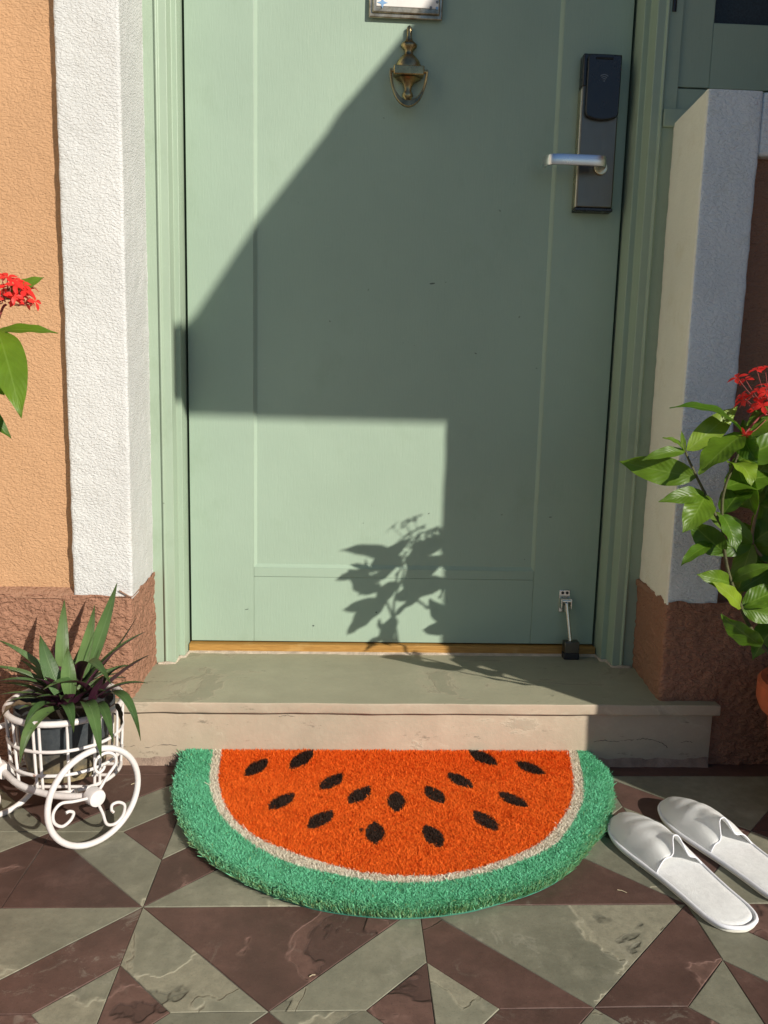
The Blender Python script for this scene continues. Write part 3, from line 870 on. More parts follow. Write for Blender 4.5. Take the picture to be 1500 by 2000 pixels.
for r in (0.0045, 0.0078, 0.0112):
    arc = [(w.x + r * math.cos(a), w.z + r * math.sin(a)) for a in np.linspace(math.radians(48), math.radians(132), 12)]
    arc2 = [(w.x + (r - .0012) * math.cos(a), w.z + (r - .0012) * math.sin(a)) for a in np.linspace(math.radians(132), math.radians(48), 12)]
    for i in range(11):
        lk.prism([(arc[i][0], -0.0303, arc[i][1]), (arc[i+1][0], -0.0303, arc[i+1][1]), (arc2[10-i][0], -0.0303, arc2[10-i][1]), (arc2[11-i][0], -0.0303, arc2[11-i][1])], (0, -0.0005, 0))
lk.build('wave_symbol', M['grey_print'], lock)
# lever
lk = MB()
zc = 1.0462; xe = 0.3375; hh = 0.0096
plan = catmull([(0.3400, -0.022), (0.3405, -0.040), (0.3360, -0.052), (0.3240, -0.0560), (0.290, -0.0565), (0.258, -0.0565), (0.2425, -0.0535), (0.2360, -0.0430), (0.2352, -0.030)] and [Vector((*q, 0)) for q in [(0.3400, -0.022), (0.3405, -0.040), (0.3360, -0.052), (0.3240, -0.0560), (0.290, -0.0565), (0.258, -0.0565), (0.2425, -0.0535), (0.2360, -0.0430), (0.2352, -0.030)]], 6)
vs, fs = [], []
for i, p in enumerate(plan):
    a = plan[max(0, i-1)]; c = plan[min(len(plan)-1, i+1)]; td = (c - a).normalized(); nn = Vector((td.y, -td.x, 0)) * 0.0042
    for k in range(12):
        an = 2 * math.pi * k / 12; ca, sa = math.cos(an), math.sin(an)
        sq = lambda v: math.copysign(abs(v) ** 0.55, v)
        vs.append(p + nn * sq(ca) + Vector((0, 0, zc + hh * sq(sa))))
for i in range(len(plan) - 1):
    for k in range(12): fs.append((12*i+k, 12*i+(k+1) % 12, 12*i+12+(k+1) % 12, 12*i+12+k))
fs += [tuple(range(12)), tuple(12*(len(plan)-1)+k for k in range(11, -1, -1))]
lk.add(vs, fs); lk.build('lever', M['steel'], lock, True, 50)
lk = MB()
ring = [(0.3400 + .012 * math.cos(a), -0.0222, zc - .004 + .012 * math.sin(a)) for a in np.linspace(0, 2*math.pi, 20, endpoint=False)]
lk.prism(ring, (0, -0.006, 0)); lk.build('lever_rose', M['gold_edge'], lock, bevel=0.001)

# door stop at the foot
ds = MB(); ds.box((0.3170, -0.0035, 0.2030), (0.3385, 0.001, 0.2480)); stop = ds.build('door_stop', M['chrome'], door, bevel=0.001)
for x in (0.3235, 0.3325):
    ds = MB(); ds.prism([(x + .0030 * math.cos(k*.63), -0.0034, 0.2425 + .0030 * math.sin(k*.63)) for k in range(10)], (0, -0.0008, 0)); ds.build('screw', M['rubber'], stop)
ds = MB(); ds.tube([(0.3185, -0.012, 0.2285), (0.3375, -0.012, 0.2285)], 0.0062, 14); ds.build('pivot_barrel', M['chrome'], stop, True, 40)
for x in (0.3175, 0.3368):
    ds = MB(); ds.box((x, -0.0185, 0.2125), (x + .003, -0.001, 0.2335)); ds.build('cheek', M['chrome'], stop, bevel=0.001)
ds = MB(); ds.tube([(0.3290, -0.0165, 0.2250), (0.3365, -0.0300, 0.152)], 0.0037, 12); ds.build('arm', M['chrome'], stop, True, 40)
ds = MB(); ds.box((0.3235, -0.0410, 0.1295), (0.3530, -0.0210, 0.1520)); ds.build('foot_clamp', M['gunmetal'], stop, bevel=0.0015)
ds = MB(); ds.box((0.3230, -0.0415, 0.1165), (0.3535, -0.0205, 0.1300)); ds.build('rubber_foot', M['rubber'], stop, bevel=0.002)

# ------------------------------------------------------------------ window above the right wall
wi = thing('window', 'green casement window with dark insect screen above the white ledge', 'window', (0.7, -0.06, 1.107))
WX = 0.4350
def wb(name, x0, x1, y0, y1, z0, z1, mat, bevel=0.001): return bx(name, (x0, y0, z0), (x1, y1, z1), M[mat], wi, bevel)
wb('post', 0.4190, 0.4335, -0.0755, 0.03, 1.131, 2.3, 'green_frame')
wb('sill', 0.4285, 1.9, -0.082, 0.03, 1.10, 1.1305, 'green_frame', 0.002)
wb('lower_frame', 0.434, 1.9, -0.0740, 0.03, 1.1312, 1.1660, 'green_frame')
wb('sash_stile', 0.4372, 0.5080, -0.0725, -0.035, 1.1690, 2.2, 'green_frame')
wb('sash_rail', 0.5082, 0.95, -0.0720, -0.035, 1.1690, 1.2740, 'green_frame')
wb('sash_stile', 0.9505, 1.02, -0.0725, -0.035, 1.1690, 2.2, 'green_frame')
wb('sash_rail', 0.5082, 0.95, -0.0720, -0.035, 2.10, 2.20, 'green_frame')
wb('screen_bead', 0.5083, 0.5115, -0.0650, -0.040, 1.2742, 2.10, 'green_frame', 0.0005)
wb('screen_bead', 0.5117, 0.95, -0.0650, -0.040, 1.2742, 1.2775, 'green_frame', 0.0005)
wb('insect_screen', 0.5085, 0.95, -0.0560, -0.0555, 1.2745, 2.10, 'screen', 0)
wb('dark_reveal', 0.4340, 1.03, -0.030, -0.028, 1.10, 2.25, 'gap', 0)
hg = MB(); hg.tube([(0.4352, -0.076, 1.2870), (0.4352, -0.076, 1.3500)], 0.0042, 10); hg.build('hinge', M['black'], wi, True, 40)
for x, z in ((0.462, 1.249), (0.475, 1.214), (0.486, 1.251)):
    m = MB(); m.prism([(x + .0034 * math.cos(k*.63), -0.0726, z + .0034 * math.sin(k*.63)) for k in range(10)], (0, -0.0004, 0)); m.build('peg', M['green_frame'], wi)

# ------------------------------------------------------------------ neighbour: awning and side wall that shade the right
aw = thing('awning', 'canvas awning with straight valance over the window right of the door', 'awning', (1.4, -0.25, 1.55))
Z0A, SL, YF, ZB = 2.67, 0.597, -1.625, 1.566
edge = [(0.0, 1.0), (1.149, 1.007), (1.208, 1.001), (1.248, 0.996), (1.278, 0.991), (1.308, 0.9945), (1.444, 0.985), (1.585, 0.995), (1.612, 0.985), (1.625, 0.958)]
m = MB(); vs = []; fs = []
for tt, x in edge:
    z = Z0A - SL * tt
    vs += [(x, -tt, z), (2.7, -tt, z), (2.7, -tt, z - .006), (x, -tt, z - .006)]
for i in range(len(edge) - 1):
    for k in range(4): fs.append((4*i+k, 4*i+(k+1) % 4, 4*i+4+(k+1) % 4, 4*i+4+k))
fs += [(0, 1, 2, 3), tuple(4*(len(edge)-1)+k for k in (3, 2, 1, 0))]
m.add(vs, fs); m.build('canopy', M['canvas'], aw)
m = MB(); m.box((0.958, YF - .004, ZB), (2.7, YF + .004, Z0A + SL * YF - .007)); m.build('valance', M['canvas'], aw)
for x in (1.35, 2.6):
    m = MB(); m.tube([(x, YF + .02, ZB + .09), (x, -0.22, 1.45)], 0.012, 8); m.build('arm', M['gunmetal'], aw, True, 40)
sw = thing('unseen_side_wall', 'brown stucco side wall jutting out beyond the window right of the door', 'wall', (0.87, -0.6, 0))
profile_wall('wall_face', [(0.800, -0.20), (0.800, -0.818), (0.94, -0.818), (0.94, -0.20)], -0.01, 1.78, M['brown_smooth'], sw, 0.03, 0.03, 0.0012, 20, 0.006)
m = MB(); m.box((0.800, -0.818, 1.776), (0.947, -0.2, 1.80)); m.build('coping', M['brown_smooth'], sw, bevel=0.004)
sl = thing('unseen_side_wall', 'added unseen cream stucco wall at far left, bouncing sunlight towards the doorway', 'wall', (-0.98, -0.6, 0))  # added out of view to throw warm sunlight onto the right reveal
profile_wall('wall_face', [(-1.05, -0.20), (-1.05, -1.10), (-0.91, -1.10), (-0.91, -0.20)], -0.01, 2.1, M['side'], sl, 0.03, 0.03, 0.0012, 20, 0.006)
m = MB(); m.box((-1.057, -1.107, 2.096), (-0.903, -0.2, 2.12)); m.build('coping', M['side'], sl, bevel=0.004)
up = thing('house_wall', 'orange stucco upper house wall above the door', 'wall', (0.5, 0.0, 2.3))
m = MB(); m.box((-0.47, -0.22, 2.292), (3.2, 0.2, 3.4)); m.build('wall_face', M['orange'], up)
m = MB(); m.box((1.031, -0.20, 1.107), (3.2, 0.2, 2.290)); m.build('wall_return', M['orange'], up)

# ------------------------------------------------------------------ doormat
mat_o = thing('doormat', 'half round watermelon slice coir doormat against the stone step', 'doormat', (-0.03, -0.45, 0))
OUT = [(-0.376, -0.2585), (-0.3755, -0.310), (-0.3661, -0.3785), (-0.3469, -0.438), (-0.3183, -0.4987), (-0.2775, -0.5537), (-0.2177, -0.6041), (-0.1509, -0.6405), (-0.088, -0.6576), (-0.026, -0.663), (0.0377, -0.654), (0.0781, -0.6405), (0.1428, -0.6122), (0.1932, -0.5739), (0.237, -0.5199), (0.2757, -0.4671), (0.3100, -0.3936), (0.3290, -0.325), (0.3255, -0.285), (0.314, -0.2585)]
WO = [(-0.3285, -0.2585), (-0.321, -0.34), (-0.293, -0.434), (-0.2424, -0.5094), (-0.1818, -0.5647), (-0.0875, -0.6014), (-0.0224, -0.6105), (0.0444, -0.6022), (0.117, -0.5721), (0.1933, -0.5173), (0.2544, -0.4191), (0.2815, -0.3377), (0.294, -0.2585)]
WI = [(-0.3139, -0.2585), (-0.3063, -0.34), (-0.278, -0.4341), (-0.229, -0.503), (-0.1548, -0.5549), (-0.0874, -0.5854), (-0.0214, -0.5964), (0.0462, -0.5879), (0.1211, -0.5540), (0.182, -0.5042), (0.2366, -0.4191), (0.2653, -0.3378), (0.2784, -0.2585)]
SEEDS = [([-0.2662, -0.3312], [-0.2352, -0.2811]), ([-0.1966, -0.3099], [-0.1605, -0.2579]), ([-0.1445, -0.3725], [-0.1106, -0.3219]), ([-0.0998, -0.4148], [-0.0659, -0.3609]), ([-0.0256, -0.3771], [-0.0292, -0.4386]), ([0.0227, -0.359], [0.0439, -0.4147]), ([0.0628, -0.3176], [0.0966, -0.367]), ([0.1051, -0.2542], [0.1483, -0.2992]), ([0.1802, -0.2861], [0.2232, -0.324]), ([-0.2188, -0.4327], [-0.1836, -0.3823]), ([-0.158, -0.4847], [-0.1234, -0.4342]), ([-0.0613, -0.4643], [-0.064, -0.5253]), ([0.0116, -0.4741], [0.0257, -0.5331]), ([0.0878, -0.4342], [0.1121, -0.4907]), ([0.1347, -0.3768], [0.171, -0.4252])]
def smooth_poly(P): return np.array([(q.x, q.y) for q in catmull([Vector((*p, 0)) for p in P], 8)])
OUTP, WOP, WIP = smooth_poly(OUT), smooth_poly(WO), smooth_poly(WI)
def inside(P, x, y):
    r = np.zeros(len(x), bool); n = len(P)
    for i in range(n):
        x0, y0 = P[i-1]; x1, y1 = P[i]
        c = ((y0 > y) != (y1 > y))
        with np.errstate(divide='ignore', invalid='ignore'):
            r ^= c & (x < (x1 - x0) * (y - y0) / (y1 - y0) + x0)
    return r
def edge_dist(P, x, y):
    d = np.full(len(x), 9.0)
    for i in range(1, len(P)):
        a = P[i-1]; e = P[i] - a; l2 = e @ e
        if l2 < 1e-12: continue
        t_ = np.clip(((x - a[0]) * e[0] + (y - a[1]) * e[1]) / l2, 0, 1)
        d = np.minimum(d, np.hypot(x - a[0] - t_ * e[0], y - a[1] - t_ * e[1]))
    return d
pts = [(-0.03 + (x + 0.03) * .993, min(-.2585, -0.40 + (y + 0.40) * .993), 0.0013) for x, y in OUTP]
b = MB(); b.prism(pts, (0, 0, 0.0030)); b.build('backing', M['teal'], mat_o)
ctr = np.array([-0.03, -0.40])
def pad(P, sc_, z1, name, mat):
    pts_ = [(ctr[0] + (x - ctr[0]) * sc_, min(-0.2605, ctr[1] + (y - ctr[1]) * sc_), 0.0045) for x, y in P]
    m_ = MB(); m_.prism(pts_, (0, 0, z1 - 0.0045), 0, 0.003 if sc_ < 1 else 0.0); m_.build(name, mat, mat_o)
pad(OUTP[::2], 0.975, 0.0142, 'rind_base', M['rind_b'])
pad(WOP, 1.0, 0.0146, 'pith_base', M['pith_b'])
pad(WIP, 1.0, 0.0150, 'flesh_base', M['flesh_b'])
def nz2(x, y, sc, seed=0.0):
    """cheap smooth 2-D noise"""
    return (np.sin(x*sc*1.0 + 1.7 + seed) * np.cos(y*sc*1.3 - .6) + np.sin((x + y)*sc*.73 + 2.1 + seed) * .7 + np.cos((x*1.9 - y*1.1)*sc*.51 + seed*2) * .6) / 2.3
NF = 390000
bx_ = rng.uniform(-0.38, 0.335, NF); by_ = rng.uniform(-0.685, -0.2585, NF)
ok = inside(OUTP, bx_, by_); bx_, by_ = bx_[ok], by_[ok]; nf = len(bx_)
ed = edge_dist(OUTP, bx_, by_)
nearedge = np.clip(1 - ed / 0.014, 0, 1) * (by_ < -0.275)
cx_, cy_ = bx_ + 0.03, by_ + 0.28; rr_ = np.hypot(cx_, cy_) + 1e-6
lean = rng.normal(0, 0.0046, (nf, 2)) + 0.002 * np.stack([nz2(bx_, by_, 90, 5), nz2(bx_, by_, 80, 8)], 1)
outw = nearedge * rng.uniform(0.2, 1.0, nf) * 0.007
lean *= (1 - 0.55 * nearedge)[:, None]
tx0 = bx_ + lean[:, 0] + cx_ / rr_ * outw; ty0 = np.minimum(by_ + lean[:, 1] + cy_ / rr_ * outw, -0.2572)
stray = rng.random(nf) < (0.010 + 0.05 * nearedge)
fx, fy = tx0, ty0
jx, jy = rng.normal(0, 0.0006, nf), rng.normal(0, 0.0006, nf)
in_wo = inside(WOP, fx + jx, np.minimum(fy + jy, -0.2590)); in_wi = inside(WIP, fx + jx, np.minimum(fy + jy, -0.2590))
seed_id = np.full(nf, -1)
for k, (a, c) in enumerate(SEEDS):
    a, c = np.array(a), np.array(c); ln = np.linalg.norm(c - a); e = (c - a) / ln; mid = (a + c) / 2
    s_ = ((fx + jx * .5 - mid[0]) * e[0] + (fy + jy * .5 - mid[1]) * e[1]) / (ln / 2); q_ = np.abs(-(fx + jx * .5 - mid[0]) * e[1] + (fy + jy * .5 - mid[1]) * e[0])
    ins = (np.abs(s_) < 1) & (q_ < 0.0138 * (1 - np.abs(s_) ** 2.2))
    seed_id[ins & in_wi] = k
sm = ((fx - (-0.082)) ** 2 + (fy + 0.487) ** 2) < 0.0033 ** 2
def fibres(name, mask, mat, worn=False):
    x, y, ne = bx_[mask], by_[mask], nearedge[mask]; n = len(x); nearedge_ = ne
    lift = 0.012 * np.clip((y + 0.36) / 0.10, 0, 1) ** 2
    zt = 0.0172 + 0.0007 * nz2(x, y, 60) + 0.0008 * nz2(x, y, 190, 3) + rng.normal(0, 0.0007, n) - 0.005 * ne ** 1.5 + lift
    zb = np.full(n, 0.0130)
    zb = np.where(ne > .5, 0.004, zb)
    tx_, ty_ = tx0[mask].copy(), ty0[mask].copy(); st_ = stray[mask]
    zt = np.where(st_, zt + rng.uniform(0.000, 0.004, n), zt)
    tx_ = np.where(st_, tx_ + rng.normal(0, 0.003, n), tx_); ty_ = np.minimum(np.where(st_, ty_ + rng.normal(0, 0.003, n), ty_), -0.2572)
    an = rng.uniform(0, math.pi, n); wd_ = rng.uniform(0.00038, 0.00075, n)
    wx, wy = np.cos(an) * wd_, np.sin(an) * wd_
    V = np.empty((n, 4, 3))
    V[:, 0] = np.stack([x - wx, y - wy, zb], 1); V[:, 1] = np.stack([x + wx, y + wy, zb], 1)
    V[:, 2] = np.stack([tx_ + wx * .55, ty_ + wy * .55, zt], 1); V[:, 3] = np.stack([tx_ - wx * .55, ty_ - wy * .55, zt], 1)
    me = bpy.data.meshes.new(name)
    me.vertices.add(n * 4); me.vertices.foreach_set('co', V.reshape(-1))
    me.loops.add(n * 4); me.loops.foreach_set('vertex_index', np.arange(n * 4, dtype=np.int32))
    me.polygons.add(n); me.polygons.foreach_set('loop_start', np.arange(0, n * 4, 4, dtype=np.int32))
    me.update(calc_edges=True)
    tone = np.repeat(np.clip(rng.normal(0.5, 0.28, n), 0, 1), 4)
    a1 = me.attributes.new('tone', 'FLOAT', 'POINT'); a1.data.foreach_set('value', tone.astype(np.float32))
    if worn:
        w1 = np.clip((nz2(x, y, 24, 1) - .25) * 1.4, 0, 1) * np.clip(1 - np.hypot((x + 0.30) / .09, (y + 0.545) / .055), 0, 1) * 1.6
        w2 = nearedge_ ** 1.2 * rng.random(n) * np.clip((-y - 0.33) / 0.15, 0, 1) * 0.95
        wv = np.clip(np.maximum(w1 * rng.random(n), w2) + (rng.random(n) < 0.012) * .7, 0, 1)
        wv = np.stack([wv * .8, wv * .8, wv, wv], 1).reshape(-1)
        a2 = me.attributes.new('worn', 'FLOAT', 'POINT'); a2.data.foreach_set('value', wv.astype(np.float32))
    me.materials.append(mat)
    o = bpy.data.objects.new(name, me); link(o, mat_o); tag(o, kind='stuff')
    return o
fibres('flesh_pile', in_wi & (seed_id < 0) & ~sm, M['orange_f'])
fibres('pith_pile', in_wo & ~in_wi, M['white_f'])
fibres('rind_pile', ~in_wo, M['green_f'], True)
for k in range(len(SEEDS)): fibres('seed', (seed_id == k), M['seed_f'])
fibres('seed_speck', sm & in_wi, M['seed_f'])

# ------------------------------------------------------------------ slippers
def slipper(label, heel, toe, mirror, curl):
    o = thing('slipper', label, 'slipper', ((heel[0] + toe[0]) / 2, (heel[1] + toe[1]) / 2, 0), 'white slippers beside the doormat')
    hv, tv = Vector((*heel, 0)), Vector((*toe, 0)); ax = (tv - hv); Ln = ax.length; ax.normalize(); rt = Vector((ax.y, -ax.x, 0)) * mirror
    # half widths along the sole, left and right of the axis
    ctrl = [(0, 0.0, 0.0), (0.015, .018, .018), (0.05, .0285, .028), (0.12, .034, .033), (0.25, .0345, .033), (0.42, .036, .036), (0.58, .0415, .0415), (0.74, .0465, .0450), (0.86, .0425, .0405), (0.94, .030, .030), (0.985, .0145, .0160), (1, 0, 0)]
    def hw(s, side):
        for a, c in zip(ctrl, ctrl[1:]):
            if s <= c[0]:
                f = (s - a[0]) / (c[0] - a[0]); return a[side] + (c[side] - a[side]) * f
        return 0
    ring = []
    for k in range(40): s = 0.5 - 0.5 * math.cos(math.pi * k / 39); ring.append((s, -hw(s, 1)))
    for k in range(38, 0, -1): s = 0.5 - 0.5 * math.cos(math.pi * k / 39); ring.append((s, hw(s, 2)))
    rg = catmull([hv + ax * (s * Ln) + rt * w for s, w in ring], 1, True)
    for _ in range(2):
        rg = [(rg[i-1] + rg[i] * 2 + rg[(i+1) % len(rg)]) / 4 for i in range(len(rg))]
    c0 = sum(rg, Vector()) / len(rg)
    def zr(p):                                   # soles lift a touch at the toe
        s = (p - hv).dot(ax) / Ln; return 0.004 * max(0, (s - .72) / .28) ** 2
    m = MB(); lay = []
    for sc_, z in ((0.955, 0.0008), (0.995, 0.0013), (1.0, 0.0034), (0.992, 0.0055)):
        lay.append([c0 + (p - c0) * sc_ + Vector((0, 0, z + zr(p))) for p in rg])
    N = len(rg); vs = sum(lay, []); fs = [tuple(range(N - 1, -1, -1)), tuple(3*N + k for k in range(N))]
    for j in range(3):
        for i in range(N): fs.append((j*N+i, j*N+(i+1) % N, (j+1)*N+(i+1) % N, (j+1)*N+i))
    m.add(vs, fs); m.build('sole', M['sole'], o, True, 40)
    m = MB(); lay = []
    for sc_, z in ((0.97, 0.005), (0.955, 0.0078), (0.90, 0.0090), (0.6, 0.0088), (0.2, 0.0086)):
        lay.append([c0 + (p - c0) * sc_ + Vector((0, 0, z + zr(p))) for p in rg])
    vs = sum(lay, []); fs = [tuple(4*N + k for k in range(N))]
    for j in range(4):
        for i in range(N): fs.append((j*N+i, j*N+(i+1) % N, (j+1)*N+(i+1) % N, (j+1)*N+i))
    m.add(vs, fs); m.build('insole', M['felt'], o, True, 60)
    m = MB(); m.tube([c0 + (p - c0) * 0.992 + Vector((0, 0, 0.0072 + zr(p))) for p in rg], 0.0028, 8, True); m.build('binding', M['binding'], o, True)
    # upper: cloth from the toe to the open edge, the edge buckled into a tongue
    NS, NW = 26, 30; vs = []
    for i in range(NS + 1):
        f = i / NS
        for j in range(NW + 1):
            g_ = j / NW * 2 - 1
            s_end = 0.475 + 0.020 * (1 - g_ * g_) + 0.050 * math.exp(-((g_ - curl * .12) / .24) ** 4)
            s = 0.992 + (s_end - 0.992) * f ** 0.92
            wl_, wr_ = hw(s, 1) * .965, hw(s, 2) * .965
            lat = g_ * (wr_ if g_ > 0 else wl_)
            dome = (1 - abs(g_) ** 2.3)
            rise = 0.027 * min(1, (1 - s) / 0.26) ** 0.55 * (1 + 0.12 * f)
            if s < 0.6: rise *= 1 - 0.30 * ((0.6 - s) / 0.13) ** 1.5
            bk_ = 0.010 * f ** 5 * math.exp(-((g_ - curl * .12) / .24) ** 4) - 0.008 * f ** 4 * math.exp(-((g_ - curl * .12 - .42 * curl) / .2) ** 2) - 0.006 * f ** 4 * math.exp(-((g_ - curl * .12 + .45 * curl) / .2) ** 2)
            wr2 = 0.0014 * math.sin(s * 60 + g_ * 3) * dome * f * (1 - f) * 2
            z = 0.0088 + zr(hv + ax * s * Ln) + max(0.0004, dome * rise + (bk_ + wr2) * dome)
            p = hv + ax * (s * Ln) + rt * lat; vs.append((p.x, p.y, z))
    fs = [(i*(NW+1)+j, i*(NW+1)+j+1, (i+1)*(NW+1)+j+1, (i+1)*(NW+1)+j) for i in range(NS) for j in range(NW)]
    m = MB(); m.add(vs, fs); uo = m.build('upper', M['cloth'], o, True)
    sd = uo.modifiers.new('thick', 'SOLIDIFY'); sd.thickness = 0.0014; sd.offset = -1
    m = MB(); m.tube([Vector(vs[NS*(NW+1)+j]) + Vector((0, 0, .0002)) for j in range(NW + 1)], 0.0009, 6); m.build('edge_seam', M['binding'], o, True)
    return o
slipper('white slipper with closed toe touching the green rim of the doormat', (0.3790, -0.6900), (0.3080, -0.4380), 1, 1)
slipper('white slipper farther from the doormat, its toe partly in shade', (0.4760, -0.6420), (0.4000, -0.3920), -1, 1)

# ------------------------------------------------------------------ bicycle planter
BC = Vector((-0.525, -0.385, 0))
pln = thing('planter_cart', 'white wire planter cart with scrolled wheels left of the doormat', 'planter stand', (BC.x, BC.y, 0))
def hoop(c, r, z, rad, name, n=48, parent=pln):
    m = MB(); m.tube([(c.x + r * math.cos(a), c.y + r * math.sin(a), z) for a in np.linspace(0, 2*math.pi, n, endpoint=False)], rad, 10, True)
    return m.build(name, M['white_metal'], parent, True)
R0, R1 = 0.0815, 0.076
hoop(BC, R0, 0.163, 0.0047, 'top_hoop')
hoop(BC, 0.0805, 0.1215, 0.0025, 'middle_hoop')
hoop(BC, 0.0785, 0.0850, 0.0025, 'lower_hoop')
hoop(BC, R1, 0.0575, 0.0030, 'bottom_hoop')
for k in range(12):
    a = math.radians(-100 + 30 * k); da = 0.055 if k % 2 == 0 else 0.0
    for d_ in ((-da, da) if da else (0,)):
        c, s = math.cos(a + d_), math.sin(a + d_)
        m = MB(); m.tube([(BC.x + R1 * c, BC.y + R1 * s, 0.057), (BC.x + (R1 + .003) * c, BC.y + (R1 + .003) * s, 0.10), (BC.x + R0 * c, BC.y + R0 * s, 0.162)], 0.0022, 8); m.build('bar', M['white_metal'], pln, True, 50)
for k in range(4):
    m = MB(); y = BC.y - 0.054 + 0.036 * k; h_ = math.sqrt(R1 ** 2 - (y - BC.y) ** 2)
    m.tube([(BC.x - h_, y, 0.0565), (BC.x + h_, y, 0.0565)], 0.0024, 8); m.build('floor_wire', M['white_metal'], pln, True, 50)
def wheel(c, hdir, R, rt, name='wheel', spokes=3, ang0=0.0):
    h = Vector((*hdir, 0)).normalized(); z = Vector((0, 0, 1)); c = Vector(c); nrm = h.cross(z)
    P2 = lambda r, a: c + h * (r * math.cos(a)) + z * (r * math.sin(a))
    m = MB(); m.tube([P2(R, a) for a in np.linspace(0, 2*math.pi, 56, endpoint=False)], rt, 12, True)
    w_ = m.build(name, M['white_metal'], pln, True)
    for k in range(spokes):
        a0 = ang0 + 2 * math.pi * k / spokes
        ctrl = [(0.10, 0.0), (0.45, 0.04), (0.74, 0.02), (0.885, 0.20), (0.90, 0.44), (0.80, 0.66), (0.62, 0.70), (0.50, 0.55), (0.56, 0.38), (0.64, 0.36)]
        m = MB(); m.tube(catmull([P2(R * r, a0 + a) + nrm * 0.001 for r, a in ctrl], 7), 0.0022, 8); m.build('scroll_spoke', M['white_metal'], w_, True, 50)
    m = MB(); m.tube([c - nrm * 0.008, c + nrm * 0.005, c + nrm * 0.0085, c + nrm * 0.0095], [0.0125, 0.0125, 0.0115, 0.008], 20); m.build('hub', M['white_metal'], w_, True, 35)
    return w_
HUB1, HUB2 = (-0.4510, -0.4960, 0.0717), (-0.6080, -0.4180, 0.0717)
wheel(HUB1, (0.69, 0.73), 0.0674, 0.0043, ang0=math.radians(48))
wheel(HUB2, (0.64, 0.77), 0.0674, 0.0043, ang0=math.radians(100))
wheel((-0.560, -0.300, 0.0445), (0.9, 0.42), 0.0400, 0.0045, 'rear_wheel', 0)
m = MB(); m.tube(catmull([(-0.453, -0.492, 0.0717), (-0.480, -0.4905, 0.0690), (-0.520, -0.4810, 0.0670), (-0.570, -0.4560, 0.0690), (-0.6065, -0.4205, 0.0717)], 10), 0.0047, 10); m.build('axle_bar', M['white_metal'], pln, True, 50)
for a in (-0.478, -0.520, -0.565):
    yy = {-0.478: -0.4910, -0.520: -0.4810, -0.565: -0.4590}[a]
    m = MB(); m.tube([(a, yy, 0.067), (a + (BC.x - a) * .25, -0.455, 0.0580)], 0.003, 8); m.build('bracket', M['white_metal'], pln, True, 50)
m = MB(); m.tube([(-0.545, -0.315, 0.058), (-0.557, -0.302, 0.0445)], 0.004, 8); m.build('rear_fork', M['white_metal'], pln, True, 50)

# ------------------------------------------------------------------ leaves
def leaf_mesh(name, base, tip, width, mats, arch=0.0, fold=0.25, up=(0, 0, 1), shape='sword', nl=12, nw=4, side=0.0, twist=0.0, wave=0.0, thick=0.0006):
    base, tip, up = Vector(base), Vector(tip), Vector(up)
    ax = tip - base; Ln = ax.length; t0 = ax.normalized()
    sd = t0.cross(up)
    if sd.length < 0.05: sd = t0.cross(Vector((1, 0.2, 0)))
    sd.normalize(); nn = sd.cross(t0).normalized()
    ctl = (base + tip) / 2 + nn * (arch * Ln) * 2 + sd * (side * Ln)
    V, UV = [], []
    ph = random.uniform(0, 6)
    for i in range(nl + 1):
        f = i / nl
        c = base * (1-f)**2 + ctl * 2*f*(1-f) + tip * f*f
        tg = ((ctl - base) * (1-f) + (tip - ctl) * f).normalized()
        s_ = (sd - tg * sd.dot(tg)).normalized(); n_ = s_.cross(tg).normalized()
        if twist: s_, n_ = s_ * math.cos(twist * f) + n_ * math.sin(twist * f), n_ * math.cos(twist * f) - s_ * math.sin(twist * f)
        if shape == 'sword': w = (0.62 + 0.38 * math.sin(math.pi * min(1, f * 1.5 + .08) ** 1.0 if f < .62 else math.pi * .5)) if f < .35 else 1.0; w *= (1 - max(0, (f - .35) / .65) ** 1.7); w = max(w, 0.012)
        else:
            w = max(0.018, math.sin(math.pi * f ** 0.86) ** 0.82 * (1 - 0.22 * f)) if 0 < f < 1 else (0.04 if f == 0 else 0.012)
            if f > .82: w *= 1 - 0.35 * (f - .82) / .18
        for j in range(nw + 1):
            g_ = j / nw * 2 - 1
            wob = wave * math.sin(f * 19 + ph + (2 if g_ > 0 else 0)) * abs(g_) ** 2 * width
            V.append(c + s_ * (g_ * w * width / 2) + n_ * (abs(g_) * fold * w * width / 2 + wob)); UV.append((f, j / nw))
    F = [(i*(nw+1)+j, i*(nw+1)+j+1, (i+1)*(nw+1)+j+1, (i+1)*(nw+1)+j) for i in range(nl) for j in range(nw)]
    N = len(V)
    # underside as its own skin just below
    V2 = []
    for i in range(nl + 1):
        f = i / nl
        tg = ((ctl - base) * (1-f) + (tip - ctl) * f).normalized(); s_ = (sd - tg * sd.dot(tg)).normalized(); n_ = s_.cross(tg).normalized()
        for j in range(nw + 1): V2.append(V[i*(nw+1)+j] - n_ * thick * (0.3 if j in (0, nw) else 1))
    F2 = [tuple(N + q for q in f[::-1]) for f in F]
    me = bpy.data.meshes.new(name); me.from_pydata([tuple(v) for v in V + V2], [], F + F2)
    for mt in mats: me.materials.append(mt)
    me.polygons.foreach_set('material_index', [0] * len(F) + [len(mats) - 1] * len(F2))
    me.polygons.foreach_set('use_smooth', [True] * len(me.polygons))
    uvl = me.uv_layers.new(name='UVMap'); UV2 = UV + UV
    li = np.empty(len(me.loops), dtype=np.int32); me.loops.foreach_get('vertex_index', li)
    uvl.data.foreach_set('uv', np.array(UV2, dtype=np.float32)[li].reshape(-1)); me.update()
    return me, V[:N]
def leaf(parent, *a, name='leaf', **k):
    me, V = leaf_mesh(name, *a, **k)
    o = bpy.data.objects.new(name, me); link(o, parent); return V

